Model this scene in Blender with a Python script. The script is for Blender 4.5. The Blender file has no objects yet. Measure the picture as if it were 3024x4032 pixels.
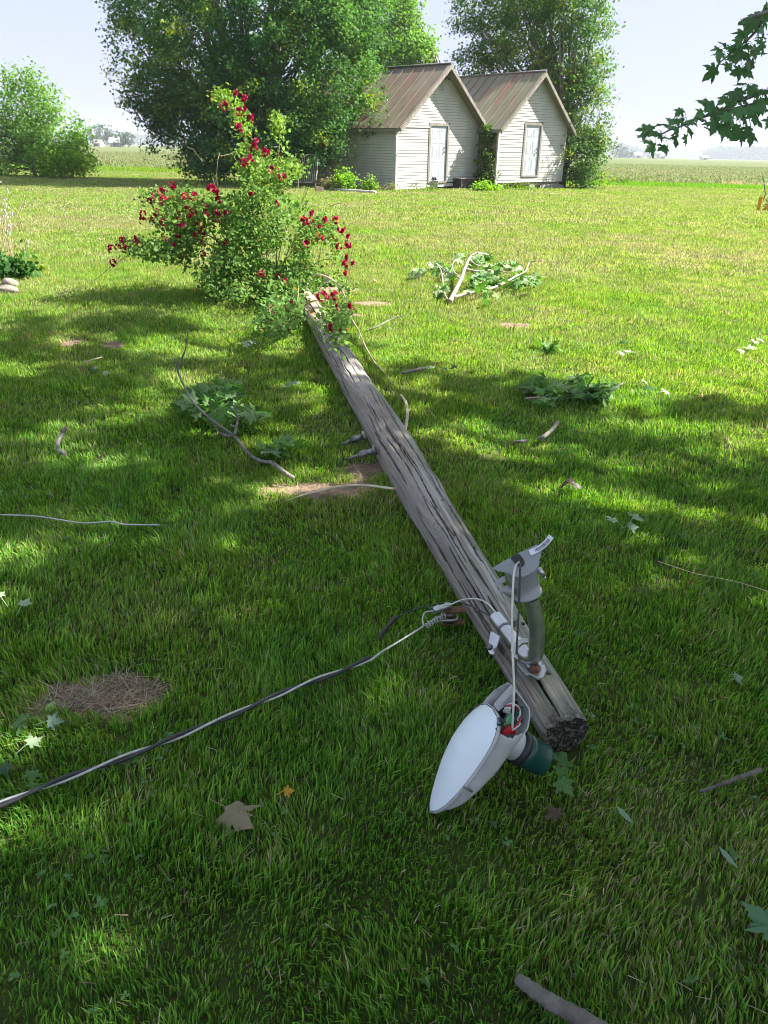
import bpy, math, random
import numpy as np
from mathutils import Vector, Matrix
R = math.radians
random.seed(7); rng = np.random.default_rng(11)
S = bpy.context.scene
# ------------------------------------------------------------------ camera
F_PX = 2950.0; CAM_H = 1.5; PITCH = math.atan(1424/F_PX); ROLL = R(1.4)
_f = np.array([0, math.cos(PITCH), -math.sin(PITCH)])
_r0 = np.array([1, 0, 0.]); _u0 = np.array([0, math.sin(PITCH), math.cos(PITCH)])
_r = math.cos(ROLL)*_r0 + math.sin(ROLL)*_u0; _u = -math.sin(ROLL)*_r0 + math.cos(ROLL)*_u0
cam = bpy.data.cameras.new('camera'); cob = bpy.data.objects.new('camera', cam); S.collection.objects.link(cob)
cam.sensor_fit = 'VERTICAL'; cam.sensor_height = 32.0; cam.lens = 32.0*F_PX/4032; cam.clip_start = .05; cam.clip_end = 6000
M = Matrix(((_r[0], _u[0], -_f[0], 0), (_r[1], _u[1], -_f[1], 0), (_r[2], _u[2], -_f[2], CAM_H), (0, 0, 0, 1)))
cob.matrix_world = M; S.camera = cob
# ------------------------------------------------------------------ world, sun, exposure
SUN_EL, SUN_AZ = R(45), R(14)      # azimuth measured from +X towards +Y
SD = np.array([math.cos(SUN_EL)*math.cos(SUN_AZ), math.cos(SUN_EL)*math.sin(SUN_AZ), math.sin(SUN_EL)])
w = bpy.data.worlds.new('World'); S.world = w; w.use_nodes = True
nt = w.node_tree; bg = nt.nodes['Background']
sky = nt.nodes.new('ShaderNodeTexSky'); sky.sky_type = 'NISHITA'; sky.sun_disc = False
sky.sun_elevation = SUN_EL; sky.sun_rotation = math.pi/2 - SUN_AZ
sky.dust_density = 2.0; sky.air_density = 1.0; sky.ozone_density = 1.2; sky.altitude = 100
hs = nt.nodes.new('ShaderNodeHueSaturation'); hs.inputs['Saturation'].default_value = .85
veil = nt.nodes.new('ShaderNodeMix'); veil.data_type = 'RGBA'; veil.inputs[0].default_value = .86; veil.inputs[7].default_value = (1.95, 2.1, 2.95, 1)   # thin even high cloud
nt.links.new(sky.outputs[0], hs.inputs['Color']); nt.links.new(hs.outputs[0], veil.inputs[6]); nt.links.new(veil.outputs[2], bg.inputs[0]); bg.inputs[1].default_value = .078
sl = bpy.data.lights.new('sun', 'SUN'); sl.energy = 4.5; sl.angle = R(.55); sl.color = (1, .955, .87)
so = bpy.data.objects.new('sun', sl); S.collection.objects.link(so)
so.rotation_euler = Vector(tuple(-SD)).to_track_quat('-Z', 'Y').to_euler()
S.view_settings.view_transform = 'Standard'; S.view_settings.look = 'None'
S.view_settings.exposure = 2.15; S.view_settings.gamma = 1
S.cycles.use_denoising = True; S.cycles.pixel_filter_type = 'BLACKMAN_HARRIS'; S.cycles.filter_width = 1.05
S.cycles.max_bounces = 8; S.cycles.diffuse_bounces = 4; S.cycles.transmission_bounces = 4; S.cycles.transparent_max_bounces = 6
S.cycles.volume_bounces = 1; S.cycles.sample_clamp_indirect = 6
# ------------------------------------------------------------------ where a photo point (1659 x 2212 frame) stands in the place
K = 3024/1659; C0 = np.array([0, 0, CAM_H])
def ray(x, y): return _f*F_PX + _r*(x*K-1512) + _u*(2016-y*K)
def at(x, y, z=0.0): d = ray(x, y); return C0 + d*(z-CAM_H)/d[2]
def aty(x, y, Y): d = ray(x, y); return C0 + d*Y/d[1]
def proj(P):
    d = np.atleast_2d(P)-C0; z = d@_f
    zz = np.where(np.abs(z) < 1e-6, 1e-6, z)
    return (1512+F_PX*(d@_r)/zz)/K, (2016-F_PX*(d@_u)/zz)/K, z
# ------------------------------------------------------------------ helpers
COL = S.collection
def noise2(x, y, seed=0):
    x = np.asarray(x, float); y = np.asarray(y, float)
    xi = np.floor(x).astype(np.int64); yi = np.floor(y).astype(np.int64); fx = x-xi; fy = y-yi
    def h(a, b):
        n = (a*374761393 + b*668265263 + seed*1442695041) & 0x7fffffff
        n = ((n ^ (n >> 13))*1274126177) & 0x7fffffff
        return ((n ^ (n >> 16)) & 0xffff)/65535.0
    u = fx*fx*(3-2*fx); v = fy*fy*(3-2*fy)
    return (h(xi, yi)*(1-u)+h(xi+1, yi)*u)*(1-v) + (h(xi, yi+1)*(1-u)+h(xi+1, yi+1)*u)*v
def fbm(x, y, seed=0, o=3):
    s = 0; a = .5; t = 0
    for i in range(o): s = s+a*noise2(x*2**i, y*2**i, seed+i*17); t += a; a *= .5
    return s/t
def gh(x, y):   # ground height of the lawn
    x = np.asarray(x, float); y = np.asarray(y, float)
    return .035*(fbm(x*.7, y*.7, 3)-.5) + .02*(noise2(x*2.3, y*2.3, 8)-.5)
def tag(o, label=None, cat=None, group=None, kind=None):
    if label: o['label'] = label
    if cat: o['category'] = cat
    if group: o['group'] = group
    if kind: o['kind'] = kind
    return o
def empty(name, loc=(0, 0, 0), rot=(0, 0, 0)):
    o = bpy.data.objects.new(name, None); COL.objects.link(o); o.location = tuple(loc); o.rotation_euler = rot; o.empty_display_size = .1
    return o
def link(name, me, mat, parent=None, world=True):
    if mat is not None and not me.materials: me.materials.append(mat)
    o = bpy.data.objects.new(name, me); COL.objects.link(o)
    if parent is not None:
        o.parent = parent
        if world: o.matrix_parent_inverse = pinv(parent)
    return o
def pinv(p):
    if p.parent is not None: return Matrix.Identity(4)
    return Matrix.LocRotScale(p.location, p.rotation_euler.to_quaternion(), p.scale).inverted()
def bulk(name, V, Fc, mat, parent=None, col=None, smooth=False, world=True):
    """V (n,3); Fc: list of (m,k) int arrays (faces with k corners); col (n,3) per-vertex colour"""
    me = bpy.data.meshes.new(name); V = np.ascontiguousarray(V, dtype=np.float32)
    me.vertices.add(len(V)); me.vertices.foreach_set('co', V.ravel())
    Fc = [f for f in Fc if len(f)]
    li = np.concatenate([f.ravel() for f in Fc]).astype(np.int32)
    sz = np.concatenate([np.full(len(f), f.shape[1]) for f in Fc]).astype(np.int32)
    me.loops.add(len(li)); me.loops.foreach_set('vertex_index', li)
    me.polygons.add(len(sz)); st = np.concatenate([[0], np.cumsum(sz)[:-1]]).astype(np.int32)
    me.polygons.foreach_set('loop_start', st)
    me.polygons.foreach_set('loop_total', sz)
    if smooth: me.polygons.foreach_set('use_smooth', np.ones(len(sz), dtype=bool))
    me.update(calc_edges=True)
    if col is not None:
        a = me.color_attributes.new('Col', 'FLOAT_COLOR', 'POINT')
        c = np.ones((len(V), 4), dtype=np.float32); c[:, :3] = col; a.data.foreach_set('color', c.ravel())
    return link(name, me, mat, parent, world)
class MB:
    def __init__(s): s.v = []; s.f = []; s.c = []; s.cc = (1, 1, 1); s.sm = []; s.smooth = False
    def add(s, vs, fs):
        n = len(s.v); s.v += [tuple(map(float, p)) for p in vs]; s.c += [s.cc]*len(vs)
        s.f += [tuple(i+n for i in f) for f in fs]; s.sm += [s.smooth]*len(fs); return n
    def box(s, c, d, rot=None):
        hx, hy, hz = d[0]/2, d[1]/2, d[2]/2
        P = [Vector((x, y, z)) for x in (-hx, hx) for y in (-hy, hy) for z in (-hz, hz)]
        if rot is not None: P = [rot @ p for p in P]
        P = [p+Vector(tuple(c)) for p in P]
        s.add(P, [(0, 1, 3, 2), (4, 6, 7, 5), (0, 4, 5, 1), (2, 3, 7, 6), (0, 2, 6, 4), (1, 5, 7, 3)])
    def bbox(s, x0, x1, y0, y1, z0, z1): s.box(((x0+x1)/2, (y0+y1)/2, (z0+z1)/2), (x1-x0, y1-y0, z1-z0))
    def tube(s, pts, rad, n=8, cap=True, flat=None):
        P = np.array([tuple(p) for p in pts], float); m = len(P)
        rad = np.broadcast_to(np.array(rad, float), (m,))
        T = np.gradient(P, axis=0); T /= np.linalg.norm(T, axis=1)[:, None]+1e-12
        a = np.array([0, 0, 1.]) if abs(T[0][2]) < .9 else np.array([1., 0, 0])
        U = np.cross(T[0], a); U /= np.linalg.norm(U); vs = []
        for i in range(m):
            U = U-T[i]*(U@T[i]); U /= np.linalg.norm(U)+1e-12; W = np.cross(T[i], U)
            for k in range(n):
                t = 2*math.pi*k/n; q = U*math.cos(t)+W*math.sin(t)*(flat or 1); vs.append(P[i]+rad[i]*q)
        fs = [(i*n+k, i*n+(k+1) % n, (i+1)*n+(k+1) % n, (i+1)*n+k) for i in range(m-1) for k in range(n)]
        o = s.smooth; s.smooth = True; b = s.add(vs, fs); s.smooth = o
        if cap:
            s.f += [tuple(b+k for k in range(n))[::-1], tuple(b+(m-1)*n+k for k in range(n))]; s.sm += [False, False]
    def frame_lathe(s, O, X, Y, Z, prof, n=32):
        """prof = [(radius, height)...] round axis Z"""
        O, X, Y, Z = map(np.array, (O, X, Y, Z)); vs = []
        for r_, h_ in prof:
            for k in range(n):
                t = 2*math.pi*k/n; vs.append(O+X*r_*math.cos(t)+Y*r_*math.sin(t)+Z*h_)
        fs = [(i*n+k, i*n+(k+1) % n, (i+1)*n+(k+1) % n, (i+1)*n+k) for i in range(len(prof)-1) for k in range(n)]
        s.add(vs, fs)
    def slab(s, pts, nrm, t):
        """polygon pts given thickness t along nrm"""
        N = np.array(nrm, float)*t; P = [np.array(tuple(p), float) for p in pts]; n = len(P)
        s.add([tuple(p) for p in P]+[tuple(p-N) for p in P],
              [tuple(range(n)), tuple(range(2*n-1, n-1, -1))]+[(i, i+n, (i+1) % n+n, (i+1) % n) for i in range(n)])
    def build(s, name, mat, parent=None, world=True, col=False):
        me = bpy.data.meshes.new(name); me.from_pydata(s.v, [], s.f)
        me.polygons.foreach_set('use_smooth', s.sm); me.update()
        if col:
            a = me.color_attributes.new('Col', 'FLOAT_COLOR', 'POINT')
            c = np.ones((len(s.v), 4), dtype=np.float32); c[:, :3] = np.array(s.c)
            a.data.foreach_set('color', c.ravel())
        return link(name, me, mat, parent, world)
def spline(P, n=8):
    P = [np.array(p, float) for p in P]; Q = [P[0]*2-P[1]]+P+[P[-1]*2-P[-2]]; out = []
    for i in range(1, len(Q)-2):
        for k in range(n):
            t = k/n; a, b, c, d = Q[i-1:i+3]
            out.append(.5*((2*b)+(c-a)*t+(2*a-5*b+4*c-d)*t*t+(3*b-a-3*c+d)*t**3))
    out.append(P[-1]); return out
# ------------------------------------------------------------------ materials
def mat(name, col=(.5, .5, .5), rough=.7, metal=0, col2=None, scale=5, mode='object', stretch=(1, 1, 1), bump=0, bscale=None, spec=.5, detail=6, lo=.35, hi=.65, attr=False, trans=0, col3=None, s3=2, t3=.6):
    m = bpy.data.materials.new(name); m.use_nodes = True; nt = m.node_tree; N = nt.nodes; L = nt.links
    b = N['Principled BSDF']; b.inputs['Roughness'].default_value = rough; b.inputs['Metallic'].default_value = metal
    b.inputs['Specular IOR Level'].default_value = spec
    tc = N.new('ShaderNodeTexCoord'); mp = N.new('ShaderNodeMapping'); mp.inputs['Scale'].default_value = stretch
    L.new(tc.outputs['Object'], mp.inputs[0])
    out = None
    def rgb(c):
        n = N.new('ShaderNodeRGB'); n.outputs[0].default_value = (*c, 1); return n.outputs[0]
    base = rgb(col)
    def nz(sc, de=detail):
        n = N.new('ShaderNodeTexNoise'); n.inputs['Scale'].default_value = sc; n.inputs['Detail'].default_value = de; L.new(mp.outputs[0], n.inputs[0]); return n.outputs[0]
    def mapr(x, a, c):
        n = N.new('ShaderNodeMapRange'); n.inputs[1].default_value = a; n.inputs[2].default_value = c; L.new(x, n.inputs[0]); return n.outputs[0]
    def mix(f, a, c, mode='MIX'):
        n = N.new('ShaderNodeMix'); n.data_type = 'RGBA'; n.blend_type = mode
        if isinstance(f, float): n.inputs[0].default_value = f
        else: L.new(f, n.inputs[0])
        L.new(a, n.inputs[6]); L.new(c, n.inputs[7]); return n.outputs[2]
    if col2: base = mix(mapr(nz(scale), lo, hi), base, rgb(col2))
    if col3: base = mix(mapr(nz(s3, 4), t3, t3+.08), base, rgb(col3))
    if attr:
        a = N.new('ShaderNodeAttribute'); a.attribute_name = 'Col'; base = mix(1.0, base, a.outputs[0], 'MULTIPLY') if (col2 or attr == 'mul') else a.outputs[0]
    L.new(base, b.inputs['Base Color'])
    if bump:
        bn = N.new('ShaderNodeBump'); bn.inputs['Strength'].default_value = bump; bn.inputs['Distance'].default_value = .01
        L.new(nz(bscale or scale*3), bn.inputs['Height']); L.new(bn.outputs[0], b.inputs['Normal'])
    if trans:
        t = N.new('ShaderNodeBsdfTranslucent'); L.new(base, t.inputs[0])
        hv = N.new('ShaderNodeHueSaturation'); hv.inputs['Hue'].default_value = .485; hv.inputs['Saturation'].default_value = 1.15; hv.inputs['Value'].default_value = 1.35
        L.new(base, hv.inputs['Color']); L.new(hv.outputs[0], t.inputs[0])
        ms = N.new('ShaderNodeMixShader'); ms.inputs[0].default_value = trans
        L.new(b.outputs[0], ms.inputs[1]); L.new(t.outputs[0], ms.inputs[2]); L.new(ms.outputs[0], N['Material Output'].inputs[0])
    return m
MT = {}
MT['grass'] = mat('grass_blades', attr=True, rough=.5, spec=.25, trans=.42)
MT['canopy'] = mat('canopy_leaves', attr=True, rough=.6, spec=.1, trans=.5)
MT['leaf'] = mat('leaves', attr=True, rough=.6, spec=.14, trans=.42)
MT['leafdark'] = mat('leaves_near', attr=True, rough=.5, spec=.25, trans=.3)
MT['bark'] = mat('bark', (.10, .085, .07), .9, col2=(.19, .165, .14), scale=9, stretch=(1, 1, .25), bump=.6)
MT['log'] = mat('old_branch_bark', (.085, .075, .062), .9, col2=(.16, .15, .13), scale=22, bump=.8, bscale=70)
MT['twig'] = mat('twig_bark', (.12, .105, .09), .85, col2=(.24, .225, .20), scale=30, bump=.4)
MT['paletwig'] = mat('pale_twig', (.48, .40, .33), .8, col2=(.26, .19, .16), scale=12)
MT['pale'] = mat('pale_strip', (.55, .47, .33), .7, col2=(.38, .30, .2), scale=20)
MT['soil'] = mat('soil', (.30, .20, .125), .95, col2=(.15, .105, .07), scale=16, bump=.8, bscale=60)
MT['straw'] = mat('straw', attr=True, rough=.7, spec=.2, trans=.15)
MT['siding'] = mat('vinyl_siding', (.54, .525, .47), .6, col2=(.47, .455, .40), scale=1.8, spec=.35)
MT['trimw'] = mat('white_trim', (.50, .50, .48), .5, col2=(.42, .42, .39), scale=3)
MT['door'] = mat('door_paint', (.44, .47, .49), .45, col2=(.40, .43, .45), scale=2)
MT['greywood'] = mat('weathered_trim', (.26, .235, .20), .9, col2=(.15, .135, .12), scale=14, stretch=(1, 1, .2), bump=.5)
MT['dark'] = mat('dark_void', (.03, .027, .024), .95, col2=(.05, .045, .04), scale=4)
MT['pinkwall'] = mat('bare_board_wall', (.42, .27, .21), .9, col2=(.30, .19, .15), scale=5)
def roofmat(name, c1, c2, rust, amt):
    m = mat(name, c1, .5, 0, col2=c2, scale=2.2, stretch=(.5, 1.3, .5), lo=.3, hi=.7, bump=.15, bscale=20, col3=rust, s3=1.6, t3=amt)
    return m
MT['roof1'] = roofmat('rusty_roof_tan', (.24, .20, .15), (.155, .115, .085), (.22, .135, .10), .54)
MT['roof2'] = roofmat('rusty_roof_olive', (.25, .24, .145), (.19, .17, .11), (.28, .14, .10), .55)
MT['alu'] = mat('galvanised_pipe', (.56, .57, .57), .34, .9, col2=(.42, .43, .43), scale=18, bump=.08, bscale=90)
MT['aludark'] = mat('weathered_steel', (.30, .30, .30), .5, .8, col2=(.12, .11, .10), scale=25, bump=.3)
MT['greypaint'] = mat('grey_cast_housing', (.33, .335, .34), .42, .25, col2=(.27, .275, .285), scale=9, bump=.05, bscale=120)
MT['greyin'] = mat('grey_inner_plate', (.30, .31, .34), .45, .1, col2=(.26, .27, .3), scale=6)
MT['shell'] = mat('lamp_shell', (.52, .53, .53), .45, .05, col2=(.36, .37, .36), scale=9, col3=(.25, .25, .23), s3=30, t3=.66, spec=.4)
MT['lens'] = mat('milky_lens', (.74, .83, .86), .35, 0, col2=(.68, .77, .79), scale=3, spec=.4, col3=(.5, .52, .5), s3=60, t3=.74)
MT['greencap'] = mat('green_cap', (.008, .055, .046), .3, 0, col2=(.007, .045, .038), scale=6)
MT['blackp'] = mat('black_plastic', (.018, .019, .022), .45, col2=(.028, .028, .032), scale=12)
MT['cable'] = mat('black_cable', (.022, .023, .026), .5, col2=(.04, .04, .045), scale=30)
MT['strand'] = mat('bare_strand', (.52, .52, .50), .45, .6, col2=(.38, .38, .36), scale=60)
MT['whitewire'] = mat('white_wire', (.62, .61, .52), .45, col2=(.52, .5, .42), scale=40)
MT['redp'] = mat('red_plastic', (.45, .01, .02), .35)
MT['pcb'] = mat('circuit_green', (.02, .16, .10), .4, col2=(.03, .22, .14), scale=60)
MT['palegreen'] = mat('terminal_green', (.15, .42, .22), .45)
MT['rust'] = mat('rust', (.15, .065, .035), .85, col2=(.09, .045, .03), scale=30, bump=.5)
MT['rustw'] = mat('rusty_white_iron', (.60, .57, .54), .7, col2=(.26, .12, .07), scale=12, stretch=(1, 1, .5), lo=.5, hi=.62)
MT['label'] = mat('sticker', (.70, .71, .78), .5)
MT['ink'] = mat('ink', (.03, .03, .04), .6)
MT['plasticw'] = mat('bucket_plastic', (.55, .56, .56), .4, col2=(.45, .45, .44), scale=6)
MT['pvc'] = mat('grimy_white_pipe', (.48, .47, .43), .5, col2=(.33, .31, .27), scale=4)
MT['stone'] = mat('field_stone', (.25, .19, .155), .85, col2=(.14, .12, .11), scale=9, bump=.6)
MT['concrete'] = mat('concrete', (.34, .32, .29), .9, col2=(.22, .21, .19), scale=9, bump=.5)
MT['brick'] = mat('brick', (.48, .33, .27), .9, col2=(.38, .24, .19), scale=20)
MT['yellow'] = mat('yellow_tube', (.62, .34, .03), .5, col2=(.5, .26, .02), scale=8)
MT['iron'] = mat('rusty_stake', (.07, .055, .045), .8, col2=(.12, .07, .05), scale=20)
MT['flower'] = mat('petals', attr=True, rough=.6, spec=.2, trans=.22)
MT['barnroof'] = mat('barn_roof', (.40, .40, .40), .6, col2=(.34, .34, .33), scale=.3)
MT['barnwall'] = mat('barn_wall', (.20, .18, .17), .8, col2=(.26, .24, .22), scale=.4)
MT['housewall'] = mat('far_house_wall', (.62, .61, .58), .8, col2=(.55, .54, .5), scale=.4)
# ------------------------------------------------------------------ ground
def ground_mat(name, cols, scales, bump=.4):
    m = bpy.data.materials.new(name); m.use_nodes = True; N = m.node_tree.nodes; L = m.node_tree.links
    b = N['Principled BSDF']; b.inputs['Roughness'].default_value = .95; b.inputs['Specular IOR Level'].default_value = .1
    tc = N.new('ShaderNodeTexCoord'); cur = None
    for i, (c, (sc, st, lo, hi)) in enumerate(zip(cols[1:], scales)):
        mp = N.new('ShaderNodeMapping'); mp.inputs['Scale'].default_value = st; L.new(tc.outputs['Object'], mp.inputs[0])
        n = N.new('ShaderNodeTexNoise'); n.inputs['Scale'].default_value = sc; n.inputs['Detail'].default_value = 8; L.new(mp.outputs[0], n.inputs[0])
        r_ = N.new('ShaderNodeMapRange'); r_.inputs[1].default_value = lo; r_.inputs[2].default_value = hi; L.new(n.outputs[0], r_.inputs[0])
        x = N.new('ShaderNodeMix'); x.data_type = 'RGBA'; L.new(r_.outputs[0], x.inputs[0])
        if cur is None: x.inputs[6].default_value = (*cols[0], 1)
        else: L.new(cur, x.inputs[6])
        x.inputs[7].default_value = (*c, 1); cur = x.outputs[2]
    L.new(cur, b.inputs['Base Color'])
    n = N.new('ShaderNodeTexNoise'); n.inputs['Scale'].default_value = 12; n.inputs['Detail'].default_value = 8; L.new(tc.outputs['Object'], n.inputs[0])
    bn = N.new('ShaderNodeBump'); bn.inputs['Strength'].default_value = bump; bn.inputs['Distance'].default_value = .1; L.new(n.outputs[0], bn.inputs['Height']); L.new(bn.outputs[0], b.inputs['Normal'])
    return m
MT['field'] = ground_mat('crop_field', [(.10, .13, .04), (.13, .115, .055), (.085, .13, .035), (.14, .135, .06)],
                         [(.05, (.5, 3, 1), .42, .6), (.02, (.25, 2.5, 1), .45, .6), (.5, (1, 3, 1), .6, .75)])
MT['lawn'] = ground_mat('lawn_soil', [(.045, .065, .016), (.09, .10, .035), (.03, .045, .012)],
                        [(.35, (1, 1, 1), .4, .65), (6, (1, 1, 1), .45, .6)])
f = MB(); f.add([(-3000, -60, -.09), (3000, -60, -.09), (3000, 5000, -.09), (-3000, 5000, -.09)], [(0, 1, 2, 3)])
tag(f.build('field', MT['field']), kind='structure')
# lawn: fine grid, coarser with distance
ys = np.concatenate([np.arange(-4, 14, .12), np.arange(14, 48.1, .4)])
nx = 221; us = np.linspace(-1, 1, nx); us = np.sign(us)*(np.abs(us)**1.5)*42
def lawn_far(x): return 47+1.2*np.sin(x*.11)+.5*np.sin(x*.47)+np.where(x < 0, 3.0, 0)*np.clip(-x/8, 0, 1)
X, Y = np.meshgrid(us, ys)
Y = Y + np.clip((Y-30)/18, 0, 1)*(lawn_far(X)-48)
Z = gh(X, Y); Z = Z - .05*np.clip((Y-44)/3, 0, 1)
idx = np.arange(X.size).reshape(X.shape)
Q = np.stack([idx[:-1, :-1], idx[:-1, 1:], idx[1:, 1:], idx[1:, :-1]], -1).reshape(-1, 4)
tag(bulk('lawn', np.stack([X, Y, Z], -1).reshape(-1, 3), [Q], MT['lawn'], smooth=True), kind='structure')
# bare patches: (photo centre, half width m, half depth m)
def pt(x, y): q = at(x, y); return q[0], q[1]
BARE = [(*pt(712, 1058), .31, .12), (*pt(790, 1022), .13, .12), (*pt(208, 1512), .18, .105), (*pt(160, 745), .10, .11), (*pt(243, 745), .10, .11),
        (*pt(805, 655), .20, .13), (*pt(745, 682), .2, .10), (*pt(1110, 702), .17, .10), (*pt(700, 625), .35, .35), (*pt(1175, 862), .12, .06)]
def bare_at(x, y, grow=1.0):
    b = np.zeros_like(np.asarray(x, float))
    for (cx, cy, rx, ry) in BARE:
        d = np.hypot((x-cx)/(rx*grow), (y-cy)/(ry*grow)) + (fbm(x*9, y*9, 5)-.5)*1.5
        b = np.maximum(b, np.clip((1.05-d)/.45, 0, 1)*.97)
    return b
for i, (cx, cy, rx, ry) in enumerate(BARE):
    vs = []; n = 40; rings = 8
    for j in range(rings+1):
        for k in range(n):
            t = 2*math.pi*k/n; q = j/rings*1.25*(1+.18*(noise2(math.cos(t)*2+i*9, math.sin(t)*2, 4)-.5))
            x = cx+rx*q*math.cos(t); y = cy+ry*q*math.sin(t)
            vs.append((x, y, float(gh(x, y))+.004+.016*float(noise2(x*40, y*40, 2))*(1-j/rings)-(.012 if j == rings else 0)))
    fs = [(j*n+k, j*n+(k+1) % n, (j+1)*n+(k+1) % n, (j+1)*n+k) for j in range(rings) for k in range(n)]
    m = MB(); m.smooth = True; m.add(vs, fs); tag(m.build('bare_soil', MT['soil']), kind='structure')
# ------------------------------------------------------------------ grass
POLE_A = at(1224, 1592, .062); POLE_B = at(645, 622, .09)
def grass(n_m2, y0, y1, wid, hgt, seg, seed, xl=None, xr=None, name='grass', palette=0):
    g = np.random.default_rng(seed)
    def half(y): return y*.60+.75
    A = (half(y0)+half(y1))*(y1-y0)
    n = int(A*n_m2); yy = g.uniform(y0, y1, int(n*1.6)); hm = half(y1)
    xx = g.uniform(-hm, hm, len(yy)); ok = np.abs(xx) < half(yy); xx = xx[ok][:n]; yy = yy[ok][:n]
    if xl is not None: ok = (xx > xl) & (xx < xr); xx = xx[ok]; yy = yy[ok]
    # feathered end of the band
    cl = fbm(xx*4, yy*4, 21); cl2 = fbm(xx*14, yy*14, 33, 2); dry = fbm(xx*.8, yy*.8, 41); dry2 = fbm(xx*5, yy*5, 51)
    keep = g.random(len(xx)) < np.clip(.18+1.6*cl2, 0, 1)
    b = bare_at(xx, yy); keep &= g.random(len(xx)) > b*1.05
    # not inside the log
    d = POLE_B-POLE_A; L2 = d[0]**2+d[1]**2; t = np.clip(((xx-POLE_A[0])*d[0]+(yy-POLE_A[1])*d[1])/L2, 0, 1)
    dist = np.hypot(xx-POLE_A[0]-t*d[0], yy-POLE_A[1]-t*d[1]); keep &= dist > .05
    keep &= yy < lawn_far(xx)+.3
    xx, yy, cl, cl2, dry, dry2 = [a[keep] for a in (xx, yy, cl, cl2, dry, dry2)]; b = b[keep]; dist = dist[keep]
    n = len(xx)
    h = hgt*(.25+1.1*cl+.45*cl2)*g.uniform(.6, 1.25, n)*np.where(b > .05, .6, 1)*np.where(dist < .16, 1.25, 1)
    tall = g.random(n) < .03; h = np.where(tall, h*1.5, h)
    wd = wid*g.uniform(.7, 1.3, n)*.5
    az = g.uniform(0, 2*np.pi, n); lz = fbm(xx*2.2, yy*2.2, 61)*4*np.pi
    lean = g.uniform(.1, .75, n); bx = np.cos(az)*.6+np.cos(lz)*.5; by = np.sin(az)*.6+np.sin(lz)*.5
    bx *= lean*h; by *= lean*h
    fa = g.uniform(0, np.pi, n); px = np.cos(fa)*wd; py = np.sin(fa)*wd
    z0 = gh(xx, yy)-.006
    # colours
    green = np.array([[.10, .27, .045], [.145, .335, .052], [.195, .365, .058], [.245, .365, .075], [.33, .37, .125], [.40, .35, .22]])
    k = .75-.9*np.clip((3.2-yy)/2.2, 0, 1)+dry*2.6+(dry2-.5)*2.0+g.normal(0, .75, n)+np.clip((yy-4)/8, 0, 1)*1.35  # shade put into the near greens, sunlight into the yellower far ones
    straw = g.random(n) < (.018+.14*np.clip(dry-.5, 0, 1)+.25*b+.05*(dry2 > .6))
    # worn dry track on the left, mown strips on the right
    tr = np.exp(-((yy-16.5-.08*xx)/1.6)**2)*(xx < -3)*np.clip(dry2*2-.5, 0, 1); k += tr*2.2
    rt = np.exp(-((yy-13-.1*xx)/3)**2)*(xx > 4)*np.clip(dry2*2-.7, 0, 1); k += rt*1.5
    nr = np.exp(-(((xx-.75)/.35)**2+((yy-1.25)/.5)**2)); k += nr*1.2; straw |= g.random(n) < nr*.22
    k = np.clip(k, 0, 4.35); k = np.where(straw, 5, k); k0 = np.floor(k).astype(int); k1 = np.minimum(k0+1, 5); fr = (k-k0)[:, None]
    c = green[k0]*(1-fr)+green[k1]*fr; c *= (g.uniform(.45, 1.0, n)+.5*(g.random(n) < .4))[:, None]
    if palette == 1: c = np.array([.075, .19, .015])*g.uniform(.7, 1.3, n)[:, None]
    if seg == 2:
        V = np.empty((n, 5, 3)); mx = xx+bx*.3; my = yy+by*.3; mz = z0+h*.6
        V[:, 0] = np.stack([xx-px, yy-py, z0], 1); V[:, 1] = np.stack([xx+px, yy+py, z0], 1)
        V[:, 2] = np.stack([mx+px*.85, my+py*.85, mz], 1); V[:, 3] = np.stack([mx-px*.85, my-py*.85, mz], 1)
        V[:, 4] = np.stack([xx+bx, yy+by, z0+h*(1.05-.35*lean)], 1)
        i = np.arange(n)[:, None]*5; F4 = i+np.array([[0, 1, 2, 3]]); F3 = i+np.array([[3, 2, 4]]); m = 5; Fc = [F4, F3]
        cc = np.repeat(c, 5, 0).reshape(n, 5, 3); cc[:, 4] = cc[:, 4]*.6+np.array([.24, .22, .08])*.4*(g.random(n) < .5)[:, None]+cc[:, 4]*.4*(1-(g.random(n) < .5))[:, None]
        cc = cc.reshape(-1, 3)
    else:
        V = np.empty((n, 3, 3)); V[:, 0] = np.stack([xx-px, yy-py, z0], 1); V[:, 1] = np.stack([xx+px, yy+py, z0], 1)
        V[:, 2] = np.stack([xx+bx, yy+by, z0+h*(1.05-.35*lean)], 1); m = 3; Fc = [np.arange(n)[:, None]*3+np.array([[0, 1, 2]])]; cc = np.repeat(c, 3, 0)
    o = bulk(name, V.reshape(-1, 3), Fc, MT['grass'], col=cc)
    tag(o, 'mown green lawn grass', 'grass', kind='stuff'); return o
GD = 1.0
grass(25000*GD, .55, 2.0, .0040, .042, 2, 1)
grass(19000*GD, 2.0, 3.6, .0046, .042, 2, 2)
grass(11000*GD, 3.6, 6.5, .0060, .042, 2, 3)
grass(6000*GD, 6.5, 11, .0095, .044, 1, 4)
grass(2600*GD, 11, 19, .016, .05, 1, 5)
grass(1000*GD, 19, 32, .030, .055, 1, 6)
grass(520*GD, 32, 50, .048, .06, 1, 7)
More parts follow.
